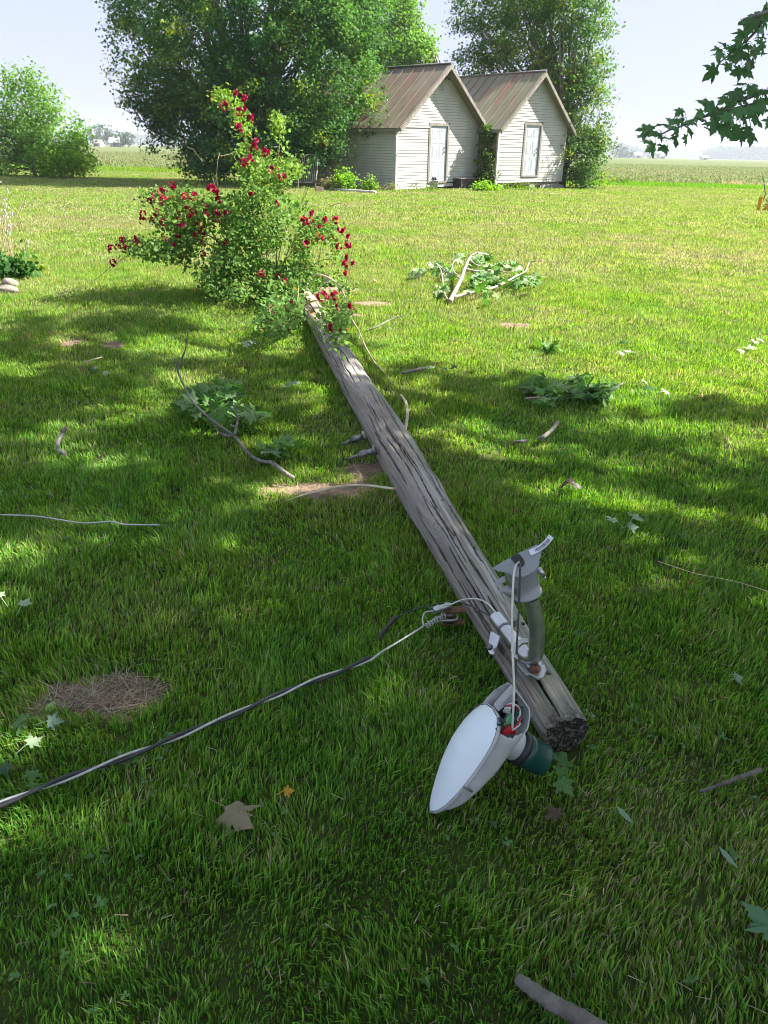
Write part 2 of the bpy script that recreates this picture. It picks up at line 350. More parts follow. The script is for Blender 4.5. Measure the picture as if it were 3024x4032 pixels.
# uncut strip between lawn and crop on the right, and the crop itself
def tufts(name, x0, x1, y0, y1, n, h, wd, cols, seed, label, cat, lumps=0.0, mt='grass'):
    g = np.random.default_rng(seed); x = g.uniform(x0, x1, n); y = y0+(y1-y0)*g.random(n)**(2.2 if name == 'crop_rows' else 1)
    if lumps:
        k = g.random(n) < np.clip((fbm(x*.5, y*1.2, seed)-.42)*6*lumps, 0, 1); x = x[k]; y = y[k]; n = len(x)
    hh = h*g.uniform(.4, 1.2, n); a = g.uniform(0, np.pi, n); b1 = g.normal(0, .35, n)*hh; b2 = g.normal(0, .35, n)*hh
    px, py = np.cos(a)*wd/2, np.sin(a)*wd/2; z0 = np.full(n, -.09)
    V = np.stack([np.stack([x-px, y-py, z0], 1), np.stack([x+px, y+py, z0], 1), np.stack([x+b1, y+b2, z0+hh], 1)], 1).reshape(-1, 3)
    c = np.array(cols)[g.integers(0, len(cols), n)]*g.uniform(.75, 1.25, n)[:, None]
    o = bulk(name, V, [np.arange(n)[:, None]*3+np.array([[0, 1, 2]])], MT[mt], col=np.repeat(c, 3, 0))
    tag(o, label, cat, kind='stuff'); return o
tufts('tall_grass', 8, 42, 45, 50, 26000, .28, .05, [(.10, .30, .02), (.15, .33, .03)], 71, 'strip of uncut bright green grass between the mown lawn and the crop field', 'grass')
tufts('tall_grass', -40, -4, 48.5, 58, 16000, .25, .06, [(.15, .30, .03), (.19, .31, .04)], 72, 'uncut grass at the edge of the field behind the trees on the left', 'grass')
tufts('dry_grass', 21.5, 46, 49.5, 54, 5000, .38, .06, [(.42, .34, .2), (.5, .42, .28), (.36, .27, .15)], 73, 'patches of tall straw-coloured dry grass at the right edge of the field', 'dry grass', lumps=1)
tufts('crop_rows', -60, 120, 50, 190, 90000, .16, .08, [(.10, .155, .035), (.15, .135, .05), (.12, .155, .04)], 74, 'low olive green and brownish crop growing across the flat field', 'crops')
# white clover heads
g = np.random.default_rng(81); n = 2600; x = g.uniform(-22, 1, n); y = np.where(g.random(n) < .55, g.normal(30, 4.5, n), g.normal(19, 3, n))
k = (fbm(x*.5, y*.5, 12) > .44) & (x < -.12*y+1.5); x, y = x[k], y[k]; n = len(x)
z = gh(x, y)+g.uniform(.05, .08, n); r_ = g.uniform(.010, .019, n)
D = np.array([[1, 0, 0], [-1, 0, 0], [0, 1, 0], [0, -1, 0], [0, 0, 1], [0, 0, -1]])
V = (np.stack([x, y, z], 1)[:, None]+D[None]*r_[:, None, None]).reshape(-1, 3)
T = np.array([[0, 2, 4], [2, 1, 4], [1, 3, 4], [3, 0, 4], [2, 0, 5], [1, 2, 5], [3, 1, 5], [0, 3, 5]])
Fi = (np.arange(n)[:, None, None]*6+T[None]).reshape(-1, 3)
tag(bulk('clover_flowers', V, [Fi], MT['flower'], col=np.tile([[.50, .49, .36]], (len(V), 1))), 'scattered small white clover heads in the lawn on the left', 'clover', kind='stuff')
# dry straw lying on the bare patches
g = np.random.default_rng(91); P = []
for i, (cx, cy, rx, ry) in enumerate(BARE):
    m = int(2600*math.sqrt(rx*ry/.03)) if i != 2 else 2300
    m = [600, 500, 1900, 300, 300, 300, 200, 350, 200, 60][i]
    a = g.uniform(0, 2*np.pi, m); q = np.sqrt(g.random(m))*1.1; P.append(np.stack([cx+rx*q*np.cos(a), cy+ry*q*np.sin(a), np.full(m, rx*0+i)], 1))
# a thin scatter of clippings everywhere close by
m = 1300; yy = g.uniform(.8, 4, m); xx = g.uniform(-1, 1, m)*(yy*.6+.5); P.append(np.stack([xx, yy, np.full(m, 99)], 1))
P = np.concatenate(P); P = P[(bare_at(P[:, 0], P[:, 1]) > .25) | (P[:, 2] > 50)]; n = len(P); az = g.uniform(0, 2*np.pi, n); ln = g.uniform(.02, .075, n)*np.where(P[:, 2] > 50, .5, 1); el = g.normal(0, .22, n)
base = np.stack([P[:, 0], P[:, 1], gh(P[:, 0], P[:, 1])+np.where(P[:, 2] < 50, g.uniform(.006, .018, n), g.uniform(.015, .035, n))], 1)
d = np.stack([np.cos(az)*np.cos(el), np.sin(az)*np.cos(el), np.sin(el)], 1)*ln[:, None]; pw = np.stack([-np.sin(az), np.cos(az), 0*az], 1)*.0011
V = np.stack([base-pw, base+pw, base+d+pw*.5, base+d-pw*.5], 1).reshape(-1, 3)
cs = np.array([(.34, .27, .17), (.22, .16, .10), (.40, .35, .25), (.13, .09, .06)])[g.integers(0, 4, n)]
tag(bulk('dry_clippings', V, [np.arange(n)[:, None]*4+np.array([[0, 1, 2, 3]])], MT['straw'], col=np.repeat(cs, 4, 0)), 'dry straw clippings lying in the grass and on the bare patches', 'straw', kind='stuff')
MT['stemgreen'] = mat('green_stem', (.14, .17, .05), .7, col2=(.20, .14, .06), scale=14)
MT['drystalk'] = mat('dry_stalk', (.42, .34, .20), .8, col2=(.28, .22, .12), scale=14)
# ------------------------------------------------------------------ trees
def unit(a): return a/(np.linalg.norm(a, axis=-1, keepdims=True)+1e-12)
MAPLE = [(0, -.02), (.10, .10), (.34, .02), (.42, .16), (.30, .24), (.52, .36), (.66, .58), (.42, .50), (.34, .56), (.22, .48), (.26, .72), (.16, .74), (0, 1.06)]
MAPLE = MAPLE+[(-x, y) for x, y in MAPLE[-2:0:-1]]
def leaf_mesh(P, Nn, Ax, size, shape='rhomb', fold=.15):
    """P centres, Nn normals, Ax tip direction (unit, perp), size; returns V, faces, corners"""
    Sx = np.cross(Ax, Nn); n = len(P); s = size[:, None]
    if shape == 'rhomb':
        loc = [(0, -.5, 0), (.42, .05, -fold), (0, .6, 0), (-.42, .05, -fold)]; F = np.array([[0, 1, 2], [0, 2, 3]])
    elif shape == 'tri3':     # three-lobed silhouette, cheap
        loc = [(0, -.4, 0), (.55, -.1, -fold), (.22, .15, 0), (0, .65, -.1), (-.22, .15, 0), (-.55, -.1, -fold)]; F = np.array([[0, 1, 2], [0, 2, 4], [2, 3, 4], [0, 4, 5]])
    elif shape == 'oval':
        loc = [(0, -.5, 0), (.28, -.2, -.08), (.30, .15, -.1), (0, .55, -.05), (-.30, .15, -.1), (-.28, -.2, -.08)]; F = np.array([[0, 1, 2], [0, 2, 3], [0, 3, 4], [0, 4, 5]])
    else:
        loc = [(0, .28, .0)]+[(x, y, -fold*abs(x)-.22*max(0, y-.3)**2) for x, y in MAPLE]; k = len(MAPLE)
        F = np.array([[0, 1+i, 1+(i+1) % k] for i in range(k)])
    m = len(loc); V = np.empty((n, m, 3))
    for i, (a, b, c) in enumerate(loc):
        V[:, i] = P+s*(a*Sx+b*Ax+c*Nn)
        if shape == 'maple' and i: V[:, i] += s*Nn*rng.normal(0, .055, (n, 1))
    return V.reshape(-1, 3), (np.arange(n)[:, None, None]*m+F[None]).reshape(-1, F.shape[1]), m
def cluster_leaves(C, g, per, sig, size, out=None, droop=.4, up=.8):
    n = len(C)*per; P = np.repeat(C, per, 0)+g.normal(0, 1, (n, 3))*np.array([sig, sig, sig*.75])
    Nn = g.normal(0, .7, (n, 3)); Nn[:, 2] += up
    if out is not None: Nn += np.repeat(out, per, 0)*.6
    Nn = unit(Nn); Ax = g.normal(0, 1, (n, 3)); Ax[:, 2] -= droop
    if out is not None: Ax += np.repeat(out, per, 0)*.8
    Ax = unit(Ax-Nn*np.sum(Ax*Nn, 1, keepdims=True)); return P, Nn, Ax, size*g.uniform(.65, 1.3, n)
def tree(name, label, cat, base, blobs, ncl, per, size, pal, seed, sig=.28, trunk=.2, stems=1, shape='tri3', mt='leaf', group=None, nlimb=40, tip=None, zmin=.1, lean=0, spread=.3):
    g = np.random.default_rng(seed); bl = []
    for (px, py, Yy, r, sq) in blobs: bl.append((aty(px, py, Yy), r, sq))
    wt = np.array([r**2 for _, r, _ in bl]); wt /= wt.sum(); C = []; O = []
    for (c, r, sq), k in zip(bl, wt):
        m = int(ncl*k); d = unit(g.normal(0, 1, (m, 3))); q = r*(1-np.abs(g.normal(0, .24, m))).clip(.25, 1.06)
        q *= .70+.6*noise2(d[:, 0]*2.4+c[0]+9, d[:, 1]*2.4+d[:, 2]*3.1+c[2]+9, seed)  # lobes and hollows
        C.append(c+d*q[:, None]*np.array([1, 1, sq])); O.append(d)
    C = np.concatenate(C); O = np.concatenate(O); k = C[:, 2] > zmin; C, O = C[k], O[k]
    ins = np.zeros(len(C), bool)
    for c, r, sq in bl: ins |= np.linalg.norm((C-c)/np.array([1, 1, sq]), axis=1) < r*.45
    k = ~ins | (g.random(len(C)) < .25); C, O = C[k], O[k]
    P, Nn, Ax, s = cluster_leaves(C, g, per, sig, size, O)
    V, F, m = leaf_mesh(P, Nn, Ax, s, shape)
    cl = np.repeat(g.normal(0, .16, len(C)), per); ty = np.repeat((g.random(len(C)) < (.0 if tip is None else tip[1])), per)
    c = np.array(pal[0])[None]*(1+cl)[:, None]*g.uniform(.75, 1.25, len(P))[:, None]
    if len(pal) > 1:
        mx = np.clip(np.repeat(fbm(C[:, 0]*.9+30, C[:, 2]*.9+C[:, 1]*.5+30, seed), per)*2.2-.6, 0, 1)[:, None]; c = c*(1-mx)+np.array(pal[1])*mx*(1+cl)[:, None]
    if tip is not None: c = np.where((ty & (g.random(len(P)) < .85))[:, None], np.array(tip[0])*g.uniform(.8, 1.2, len(P))[:, None], c)
    b = np.array([base[0], base[1], 0.]); T = empty(name, b); tag(T, label, cat, group)
    bulk('crown', V, [F], MT[mt], T, col=np.repeat(np.clip(c, .003, 1), m, 0))
    tm = MB(); lm = MB(); top = np.mean([c[2]+r*.5*sq for c, r, sq in bl])
    for q in range(stems):
        a = 2*math.pi*q/stems; off = np.array([math.cos(a), math.sin(a)*.6, 0])*spread*(stems > 1)
        tgt = bl[q % len(bl)][0]; pts = []
        for j in range(9):
            t = j/8; p = (b+off*(.3+t))*(1-t*t*.6)+np.array([tgt[0], tgt[1], 0])*(t*t*.6); p = p.copy(); p[2] = top*t
            p[:2] += g.normal(0, .05, 2)*t; pts.append(p)
        tm.tube(spline(pts, 3), np.linspace(trunk, trunk*.25, 25)*(1 if stems == 1 else .6), 8)
        for j in range(nlimb//stems):
            i = g.integers(len(C)); t = g.uniform(.08, .8); s0 = pts[int(t*8)]; e = C[i]
            if e[2] < s0[2]-1.5: continue
            mid = (s0+e)/2+g.normal(0, .2, 3)+np.array([0, 0, .1]); L_ = np.linalg.norm(e-s0)
            lm.tube(spline([s0, mid, e], 4), np.linspace(min(trunk*.4, .012+.013*L_), .008, 9), 5, cap=False)
    tm.build('trunk', MT['bark'], T); lm.build('limbs', MT['bark'], T)
    return T
G_D = (.040, .125, .034); G_M = (.06, .14, .022); G_L = (.14, .27, .03); G_Y = (.21, .31, .04)
tree('maple_tree', 'large dense dark green maple with a round crown reaching the ground left of the sheds', 'tree', (-6.2, 36.5),
     [(540, 40, 36, 4.7, 1), (430, 150, 36, 3.2, 1), (335, 60, 36, 2.0, 1.2), (640, 140, 35.5, 3.5, 1), (700, 40, 36, 2.6, 1.1), (540, 240, 35, 3.4, .8), (415, 290, 35.5, 2.0, .8), (655, 265, 37, 1.9, .9),
      (545, -120, 36.5, 4.8, 1), (470, 335, 35.6, 1.6, .6), (600, 325, 37.6, 1.7, .7), (735, 190, 35, 1.9, 1), (350, 170, 36, 1.7, 1.1), (720, -60, 37, 2.6, 1), (325, 215, 36, 1.2, .9)],
     2200, 68, .118, [G_D, (.085, .20, .04)], 101, trunk=.32, tip=(G_Y, .10), nlimb=90, zmin=.25, sig=.25)
tree('maple_tree', 'tall loose-crowned maple behind the right side of the right shed', 'tree', (8.6, 41.5),
     [(1150, 60, 43, 2.4, 1.1), (1230, 100, 42.5, 2.0, 1.2), (1205, 200, 42.5, 1.7, 1.2), (1265, 250, 41.5, 1.3, 1.2), (1255, 335, 40.8, 1.35, 1), (1265, 385, 40.6, 1.0, .6), (1065, 75, 43.5, 1.3, 1), (1020, 25, 43.5, 1.1, 1),
      (1160, -60, 43, 2.6, 1), (1225, 20, 42.5, 1.9, 1.1), (1030, 135, 44, 1.1, .6), (1270, 175, 42, 1.1, 1), (1215, 290, 42.5, 1.2, 1), (1290, 315, 41, .8, 1.2)],
     1250, 42, .118, [(.10, .215, .045), (.075, .17, .038)], 102, trunk=.22, tip=((.20, .28, .05), .16), nlimb=110, sig=.25)
tree('ash_tree', 'light green feathery tree rising between the maple and the left shed roof', 'tree', (5, 62),
     [(822, 70, 60, 3.4, 1), (875, 118, 60, 2.0, .7), (795, 20, 60, 3.0, 1), (900, 95, 60, 1.2, .5), (862, 58, 61, 1.1, .5), (830, 120, 60, 2.4, .8), (862, 12, 60, 1.0, .4)],
     650, 26, .20, [(.15, .30, .05), (.11, .24, .04)], 103, trunk=.25, nlimb=60, sig=.4)
tree('shrub_tree', 'multi-stemmed light green tree standing alone at the left edge of the lawn', 'tree', (-16.6, 38.6),
     [(50, 235, 39, 1.35, 1), (95, 300, 38.6, 1.5, .9), (15, 290, 39, 1.6, 1), (98, 225, 39, .85, 1.1), (42, 185, 39, .75, 1.1), (75, 180, 39, .5, 1.2), (140, 300, 38.5, .95, 1), (160, 275, 38.6, .6, 1), (10, 355, 38.6, 1.1, .6), (110, 345, 38.3, 1.0, .7), (165, 335, 38.2, .8, .9), (-50, 260, 39, 1.7, 1.1), (60, 270, 39, 1.4, 1)],
     640, 28, .12, [(.19, .36, .075), (.13, .28, .055)], 104, trunk=.10, stems=5, tip=(G_L, .15), nlimb=70, sig=.25, spread=.9)
# undergrowth along the shrub line
tree('bramble_bush', 'low bright green bush under the right side of the tree at the left edge', 'bush', at(150, 378)[:2],
     [(120, 355, 37.5, .8, .7), (150, 362, 37.5, .6, .6), (178, 352, 37.6, .55, .9)], 130, 26, .09, [(.17, .33, .03)], 105, trunk=.03, stems=3, nlimb=10, sig=.18, zmin=.02)
# far trees, each on its own
farm = [(200, 291, 480, 5.0, 'round hazy tree nearest the left shrub on the far horizon'), (222, 288, 500, 6.3, 'tall hazy tree left of the white barn roof on the horizon'), (240, 293, 510, 4.0, 'small hazy tree touching the left end of the far barn'),
        (262, 299, 430, 4.6, 'dark round tree just right of the far white-roofed barn'), (276, 299, 430, 4.0, 'dark round tree furthest right of the distant barn'),
        (1340, 330, 900, 10, 'first hazy tree right of the big right-hand maple on the horizon'), (1362, 333, 900, 8, 'hazy tree on the right horizon beside the pale far farmhouse'), (1412, 344, 800, 6, 'small dark tree mid right horizon below the hanging leaves'), (1428, 344, 820, 5, 'tiny round tree right of the small dark tree on the right horizon')]
for i, (px, py, Yy, r, lb) in enumerate(farm):
    b = aty(px, py, Yy); tree('far_tree', lb, 'tree', (b[0], b[1]), [(px-2, py-3, Yy, r*.8, 1), (px+3, py, Yy, r*.75, 1), (px, py+4, Yy, r*.7, .9)], 46, 14, r*.16, [(.05, .095, .035)], 110+i, trunk=r*.05, nlimb=6, sig=r*.12, shape='rhomb', group='far trees on the horizon')
def woods(name, label, px0, px1, Yy, hgt, n, seed, colr, prof=None):
    g = np.random.default_rng(seed); V = []; Fs = []; k = 0
    x0 = aty(px0, 330, Yy)[0]; x1 = aty(px1, 330, Yy)[0]
    t = g.random(n); P = np.stack([x0+(x1-x0)*t, Yy+g.uniform(-40, 40, n), np.zeros(n)], 1)
    hh = hgt*(.45+.75*fbm(P[:, 0]/hgt*.35, P[:, 0]*0, seed)) if prof is None else hgt*np.interp(t, *prof)*(.75+.4*fbm(P[:, 0]/hgt*.35, P[:, 0]*0, seed))
    P[:, 2] = hh*g.uniform(.0, 1, n)-1
    s = hgt*.22*g.uniform(.6, 1.2, n); Nn = unit(g.normal(0, 1, (n, 3))); Ax = unit(np.cross(Nn, g.normal(0, 1, (n, 3))))
    V, F, m = leaf_mesh(P, Nn, Ax, s*1.3, 'oval'); c = np.array(colr)*g.uniform(.8, 1.2, n)[:, None]
    tag(bulk(name, V, [F], MT['leaf'], col=np.repeat(c, m, 0)), label, 'woods', kind='stuff')
woods('far_woods', 'low bluish wood along the right horizon', 1200, 1800, 2550, 32, 5000, 131, (.05, .085, .04))
woods('far_woods', 'hill-shaped hazy wood just right of the right shed tree', 1270, 1400, 2125, 40, 3500, 132, (.045, .08, .04), ([0, .2, .5, .8, 1], [.7, 1, .9, .6, .35]))
woods('far_woods', 'hazy wood at the far right end of the horizon', 1530, 1800, 1955, 34, 3500, 133, (.045, .08, .04), ([0, .1, .4, .7, 1], [.6, .9, .8, 1, .9]))
woods('far_woods', 'faint blue wood along the left horizon', -150, 480, 1700, 24, 4500, 134, (.05, .085, .045))
def far_house(name, label, px, py, Yy, w_, d_, h_, rh, roof, wall, rz):
    b = aty(px, py, Yy); o = empty(name, (b[0], b[1], -.1), (0, 0, rz)); tag(o, label, 'farm building')
    m = MB(); m.bbox(-w_/2, w_/2, -d_/2, d_/2, 0, h_); m.add([(-w_/2, -d_/2, h_), (-w_/2, d_/2, h_), (-w_/2, 0, h_+rh), (w_/2, -d_/2, h_), (w_/2, d_/2, h_), (w_/2, 0, h_+rh)], [(0, 1, 2), (3, 5, 4)]); m.build('wall', wall, o, False)
    m = MB()
    for s in (-1, 1): m.slab([(-w_/2-.4, s*(d_/2+.5), h_-.3), (w_/2+.4, s*(d_/2+.5), h_-.3), (w_/2+.4, 0, h_+rh+.1), (-w_/2-.4, 0, h_+rh+.1)], (0, 0, 1), .15)
    m.build('roof', roof, o, False)
    m = MB(); m.bbox(-1.2, 1.2, -d_/2-.05, -d_/2+.05, 0, h_*.7); m.build('door', MT['dark'], o, False)
far_house('barn', 'far dark barn with a white roof among the horizon trees on the left', 249, 303, 470, 6, 5, 2.4, 2.2, MT['barnroof'], MT['barnwall'], .2)
far_house('farmhouse', 'small pale distant house left of the white-roofed barn', 212, 306, 465, 4.5, 4.5, 1.9, 1.5, MT['barnwall'], MT['housewall'], -.2)
far_house('farmhouse', 'tiny pale farmhouse on the right horizon under the hanging leaves', 1376, 342, 850, 8, 6, 3, 2, MT['barnroof'], MT['housewall'], .1)
far_house('farmhouse', 'tiny white farm shed alone on the far right horizon', 1520, 346, 900, 7, 6, 2.5, 1.5, MT['barnroof'], MT['housewall'], .1)

# ------------------------------------------------------------------ sheds
def clap(mb, x0, x1, z0, z1, y, nrm, top=None, lap=.105, holes=()):
    """horizontal lap siding on the plane y; nrm=-1 faces -y. top(z)->(xa,xb) limits of a gable"""
    z = z0
    while z < z1-.01:
        zt = min(z+lap, z1); a0, b0 = (x0, x1) if top is None else top(z); a1, b1 = (x0, x1) if top is None else top(zt)
        segs = [(a0, b0, a1, b1)]
        for (hx0, hx1, hz0, hz1) in holes:
            if z >= hz0-.03 and zt <= hz1+.03:
                segs = [s for q in segs for s in ((q[0], hx0, q[2], hx0), (hx1, q[1], hx1, q[3])) if s[1]-s[0] > .01]
        for s in segs:
            o = .030; zb = min(z+.009, zt)
            mb.add([(s[0], y+nrm*o, zb), (s[1], y+nrm*o, zb), (s[3], y+nrm*.012, zt), (s[2], y+nrm*.012, zt), (s[0], y, zb), (s[1], y, zb)], [(0, 1, 2, 3), (0, 4, 5, 1), (0, 3, 4), (1, 5, 2)])
        z = zt
def panel_door(o, x0, x1, z0, z1, y, knobx, knobz):
    m = MB(); m.bbox(x0, x1, y, y+.04, z0, z1)
    W = x1-x0; Hh = z1-z0; cw = W*.30
    for cx in (x0+W*.29, x0+W*.71):
        for (a, b) in ((.06, .36), (.42, .70), (.76, .93)):
            zc = z0+Hh*(a+b)/2; hh = Hh*(b-a)
            for (dx, dz, ww, wh) in ((0, hh/2, cw, .02), (0, -hh/2, cw, .02), (cw/2, 0, .02, hh), (-cw/2, 0, .02, hh)): m.box((cx+dx, y-.004, zc+dz), (ww, .007, wh))
            m.box((cx, y-.003, zc), (cw*.72, .010, hh*.78))
    d = m.build('door', MT['door'], o, False)
    for z in (knobz, knobz+.16):
        k = MB(); k.smooth = True; k.frame_lathe((knobx, y-.0, z), (1, 0, 0), (0, 0, 1), (0, -1, 0), [(.02, 0), (.012, .02), (.03, .035), (.032, .055), (.018, .07), (0, .072)], 12); k.build('door_knob', MT['blackp'], d, False)
    return d
def shed(label, X, Yp, al, tilt, w_, h_, ap, L, roofm, sidez, fz0, door, frame, vent, front_oh, sidemat, seams, left_z0):
    o = empty('shed', (X, Yp, 0), (0, -tilt, al)); tag(o, label, 'shed')
    sl_ = (ap-h_)/(w_/2)
    def top(z): e = max(0, (z-h_)/sl_); return (e, w_-e)
    m = MB(); clap(m, 0, w_, fz0, ap-.02, 0, -1, top, holes=[frame])
    m.add([(0, .02, fz0), (w_, .02, fz0), (w_, .02, h_), (w_/2, .02, ap), (0, .02, h_)], [(0, 1, 2, 3, 4)]); m.build('front_wall', MT['siding'], o, False)
    m = MB()
    if sidemat is MT['siding']:
        z = left_z0
        while z < h_-.02:
            zt = min(z+.105, h_); zb = min(z+.010, zt); m.add([(-.042, 0, zb), (-.012, 0, zt), (-.012, L, zt), (-.042, L, zb), (0, 0, zb), (0, L, zb)], [(0, 1, 2, 3), (0, 3, 5, 4)]); z = zt
        m.bbox(.001, .04, .02, L, left_z0, h_)
    else: m.bbox(-.01, .05, .01, L, left_z0, h_)
    m.build('side_wall', sidemat, o, False)
    m = MB(); m.bbox(w_-.05, w_, .03, L, fz0, h_); m.bbox(.06, w_-.06, L-.05, L, fz0, h_); m.add([(0, L, h_), (w_, L, h_), (w_/2, L, ap)], [(0, 2, 1)]); m.build('rear_walls', MT['siding'], o, False)
    m = MB(); m.bbox(.05, w_-.05, .05, L-.06, fz0-.12, fz0-.01); m.build('floor_frame', MT['greywood'], o, False)
    m = MB(); m.bbox(-.05, .06, -.042, .05, left_z0, h_-.02); m.build('corner_trim', MT['trimw'], o, False); m = MB(); m.bbox(w_-.07, w_+.03, -.042, .05, fz0, h_-.02); m.build('corner_trim', MT['trimw'], o, False)
    # roof: two sheets, ridge cap, standing seams, rake boards
    eo = .28; rf = MB(); th = .03; c_ = 1/math.hypot(1, sl_)
    def rp(s, y, lift=0): # s in 0..1 from ridge to eave ; side sgn
        return s
    run = w_/2+eo; seam = MB(); rake = MB()
    for sg in (-1, 1):
        cx = w_/2; e = (cx+sg*run, ap-sl_*run); nrm = np.array([sg*sl_*c_, 0, c_]); Lf = np.array([0, 0, .06])
        P = [np.array([cx, -front_oh, ap])+Lf, np.array([cx, L+.2, ap])+Lf, np.array([e[0], L+.2, e[1]])+Lf, np.array([e[0], -front_oh, e[1]])+Lf]
        rf.slab(P if sg > 0 else P, nrm, th)
        y = -front_oh+.04
        while y < L+.15:
            a = np.array([cx, y, ap])+Lf+nrm*.008; b = np.array([e[0], y, e[1]])+Lf+nrm*.008; q = np.array([0, .014, 0])
            seam.slab([a-q, a+q, b+q, b-q], nrm, -.022); y += seams
        # rake board under the front edge
        a = np.array([cx, -front_oh+.0, ap+.03]); b = np.array([e[0], -front_oh+.0, e[1]+.03]); dn = np.array([0, 0, -.17])
        rake.slab([a, b, b+dn, a+dn], (0, -1, 0), -.035)
        b2 = np.array([e[0], L+.2, e[1]+.02]); rake.slab([b, b2, b2+dn*.6, b+dn*.6], (sg, 0, 0), .03)
    r_ = rf.build('roof', roofm, o, False); seam.build('roof_seams', roofm, r_, False)
    m = MB(); m.tube([(w_/2, -front_oh-.02, ap+.075), (w_/2, L+.2, ap+.075)], .07, 8, flat=.6); m.build('ridge_cap', MT['aludark'], r_, False)
    rake.build('rake_boards', MT['greywood'], o, False)
    fx0, fx1, fz_, fz1 = frame; m = MB()
    m.bbox(fx0, fx0+.11, -.05, .03, fz_, fz1); m.bbox(fx1-.11, fx1, -.05, .03, fz_, fz1); m.bbox(fx0+.11, fx1-.11, -.048, .03, fz1-.11, fz1); m.bbox(fx0+.11, fx1-.11, -.06, .03, fz_, fz_+.07)
    m.build('door_frame', MT['greywood'], o, False)
    panel_door(o, *door)
    vx0, vx1, vz0, vz1 = vent; m = MB(); t_ = .03
    for a in ((vx0, vx0+t_, vz0, vz1), (vx1-t_, vx1, vz0, vz1), (vx0+t_, vx1-t_, vz0, vz0+t_), (vx0+t_, vx1-t_, vz1-t_, vz1)): m.bbox(a[0], a[1], -.04, -.002, a[2], a[3])
    z = vz0+t_+.01
    while z < vz1-t_-.02: m.box(((vx0+vx1)/2, -.022, z+.012), (vx1-vx0-2*t_, .03, .006), Matrix.Rotation(.7, 3, 'X')); z += .035
    v = m.build('gable_vent', MT['trimw'], o, False)
    return o, top
s1, _ = shed('white clapboard shed with brownish rusty roof, nearest the big maple', .146, 34.106, .797, .014, 5.29, 2.49, 4.66, 7.0, MT['roof1'], 0, .24,
             (2.06, 3.14, .27, 2.45, .005, 2.98, 1.45), (1.95, 3.25, .22, 2.56), (2.48, 2.77, 3.72, 4.07), .50, MT['siding'], .62, .02)
m = MB(); z = .03
clap(m, 0, 1.95, .02, .24, 0, -1); clap(m, 1.95, 3.72, .06, .20, 0, -1); m.build('lower_siding', MT['siding'], s1, False)
m = MB(); m.bbox(0.06, 1.95, -.05, .0, 2.36, 2.42); m.bbox(0.05, 1.93, -.028, -.017, .03, 2.36) if False else None; m.build('trim_rail', MT['trimw'], s1, False)
m = MB(); m.box((2.66, -.10, 4.33), (.14, .14, .10)); m.smooth = True
for s in (-1, 1):
    m.tube([(2.66, -.12, 4.30), (2.66+s*.09, -.2, 4.24)], .02, 8)
    m.frame_lathe((2.66+s*.09, -.2, 4.24), (1, 0, 0), (0, .6, .8), (s*.3, -.8, -.55), [(.02, -.05), (.045, -.03), (.075, .09), (.06, .085), (0, .03)], 14)
m.build('flood_light', MT['blackp'], s1, False)
m = MB(); m.smooth = True; m.tube(spline([(.0, -.06, 1.18), (-.03, -.09, 1.25), (-.02, -.06, 1.33), (.0, -.09, 1.4)], 4), .012, 6); m.build('hook', MT['blackp'], s1, False)
s2, _ = shed('white clapboard shed raised on blocks with olive and red rusty roof', 4.681, 37.107, .712, .010, 4.73, 2.62, 4.72, 6.6, MT['roof2'], 0, .27,
             (1.78, 2.83, .56, 2.66, .005, 2.63, 1.52), (1.66, 2.93, .50, 2.76), (2.08, 2.40, 3.92, 4.28), .38, MT['pinkwall'], .55, .2)
def in_shed(s, p): return Matrix.LocRotScale(s.location, s.rotation_euler.to_quaternion(), s.scale) @ Vector(p)
def blocks(name, label, s, p, dims, mt_, cat, rz=0):
    q = in_shed(s, p); o = empty(name, (q.x, q.y, 0), (0, 0, s.rotation_euler.z+rz)); tag(o, label, cat); return o
o = blocks('crate', 'dark open crate standing under the right corner of the left shed', s1, (4.55, -.45, 0), 0, 0, 'crate')
m = MB(); m.bbox(-.85, .85, -.03, 0, 0, .42); m.bbox(-.85, -.81, 0, .5, 0, .42); m.bbox(.81, .85, 0, .5, 0, .42); m.bbox(-.81, .81, .47, .5, 0, .4); m.build('side_boards', MT['dark'], o, False)
m = MB(); m.bbox(-.9, .9, -.06, .53, .42, .455); m.build('lid', MT['greywood'], o, False)
for x, lb in ((.35, 'concrete block under the left corner of the right shed'), (2.6, 'concrete block under the right shed below its door'), (4.1, 'long grey concrete slab under the right corner of the right shed')):
    q = in_shed(s2, (x, .12, 0)); o = empty('concrete_block', (q.x, q.y, -.02), (0, 0, s2.rotation_euler.z)); tag(o, lb, 'block', 'blocks carrying the right shed')
    m = MB(); wx = .9 if x > 4 else .22; m.bbox(-wx, wx, -.12, .12, 0, .17); m.build('lower_course', MT['concrete'], o, False)
    m = MB(); m.bbox(-wx*.8, wx*.8, -.1, .1, .172, .275 if x < 4 else .21); m.build('upper_course', MT['concrete'], o, False)
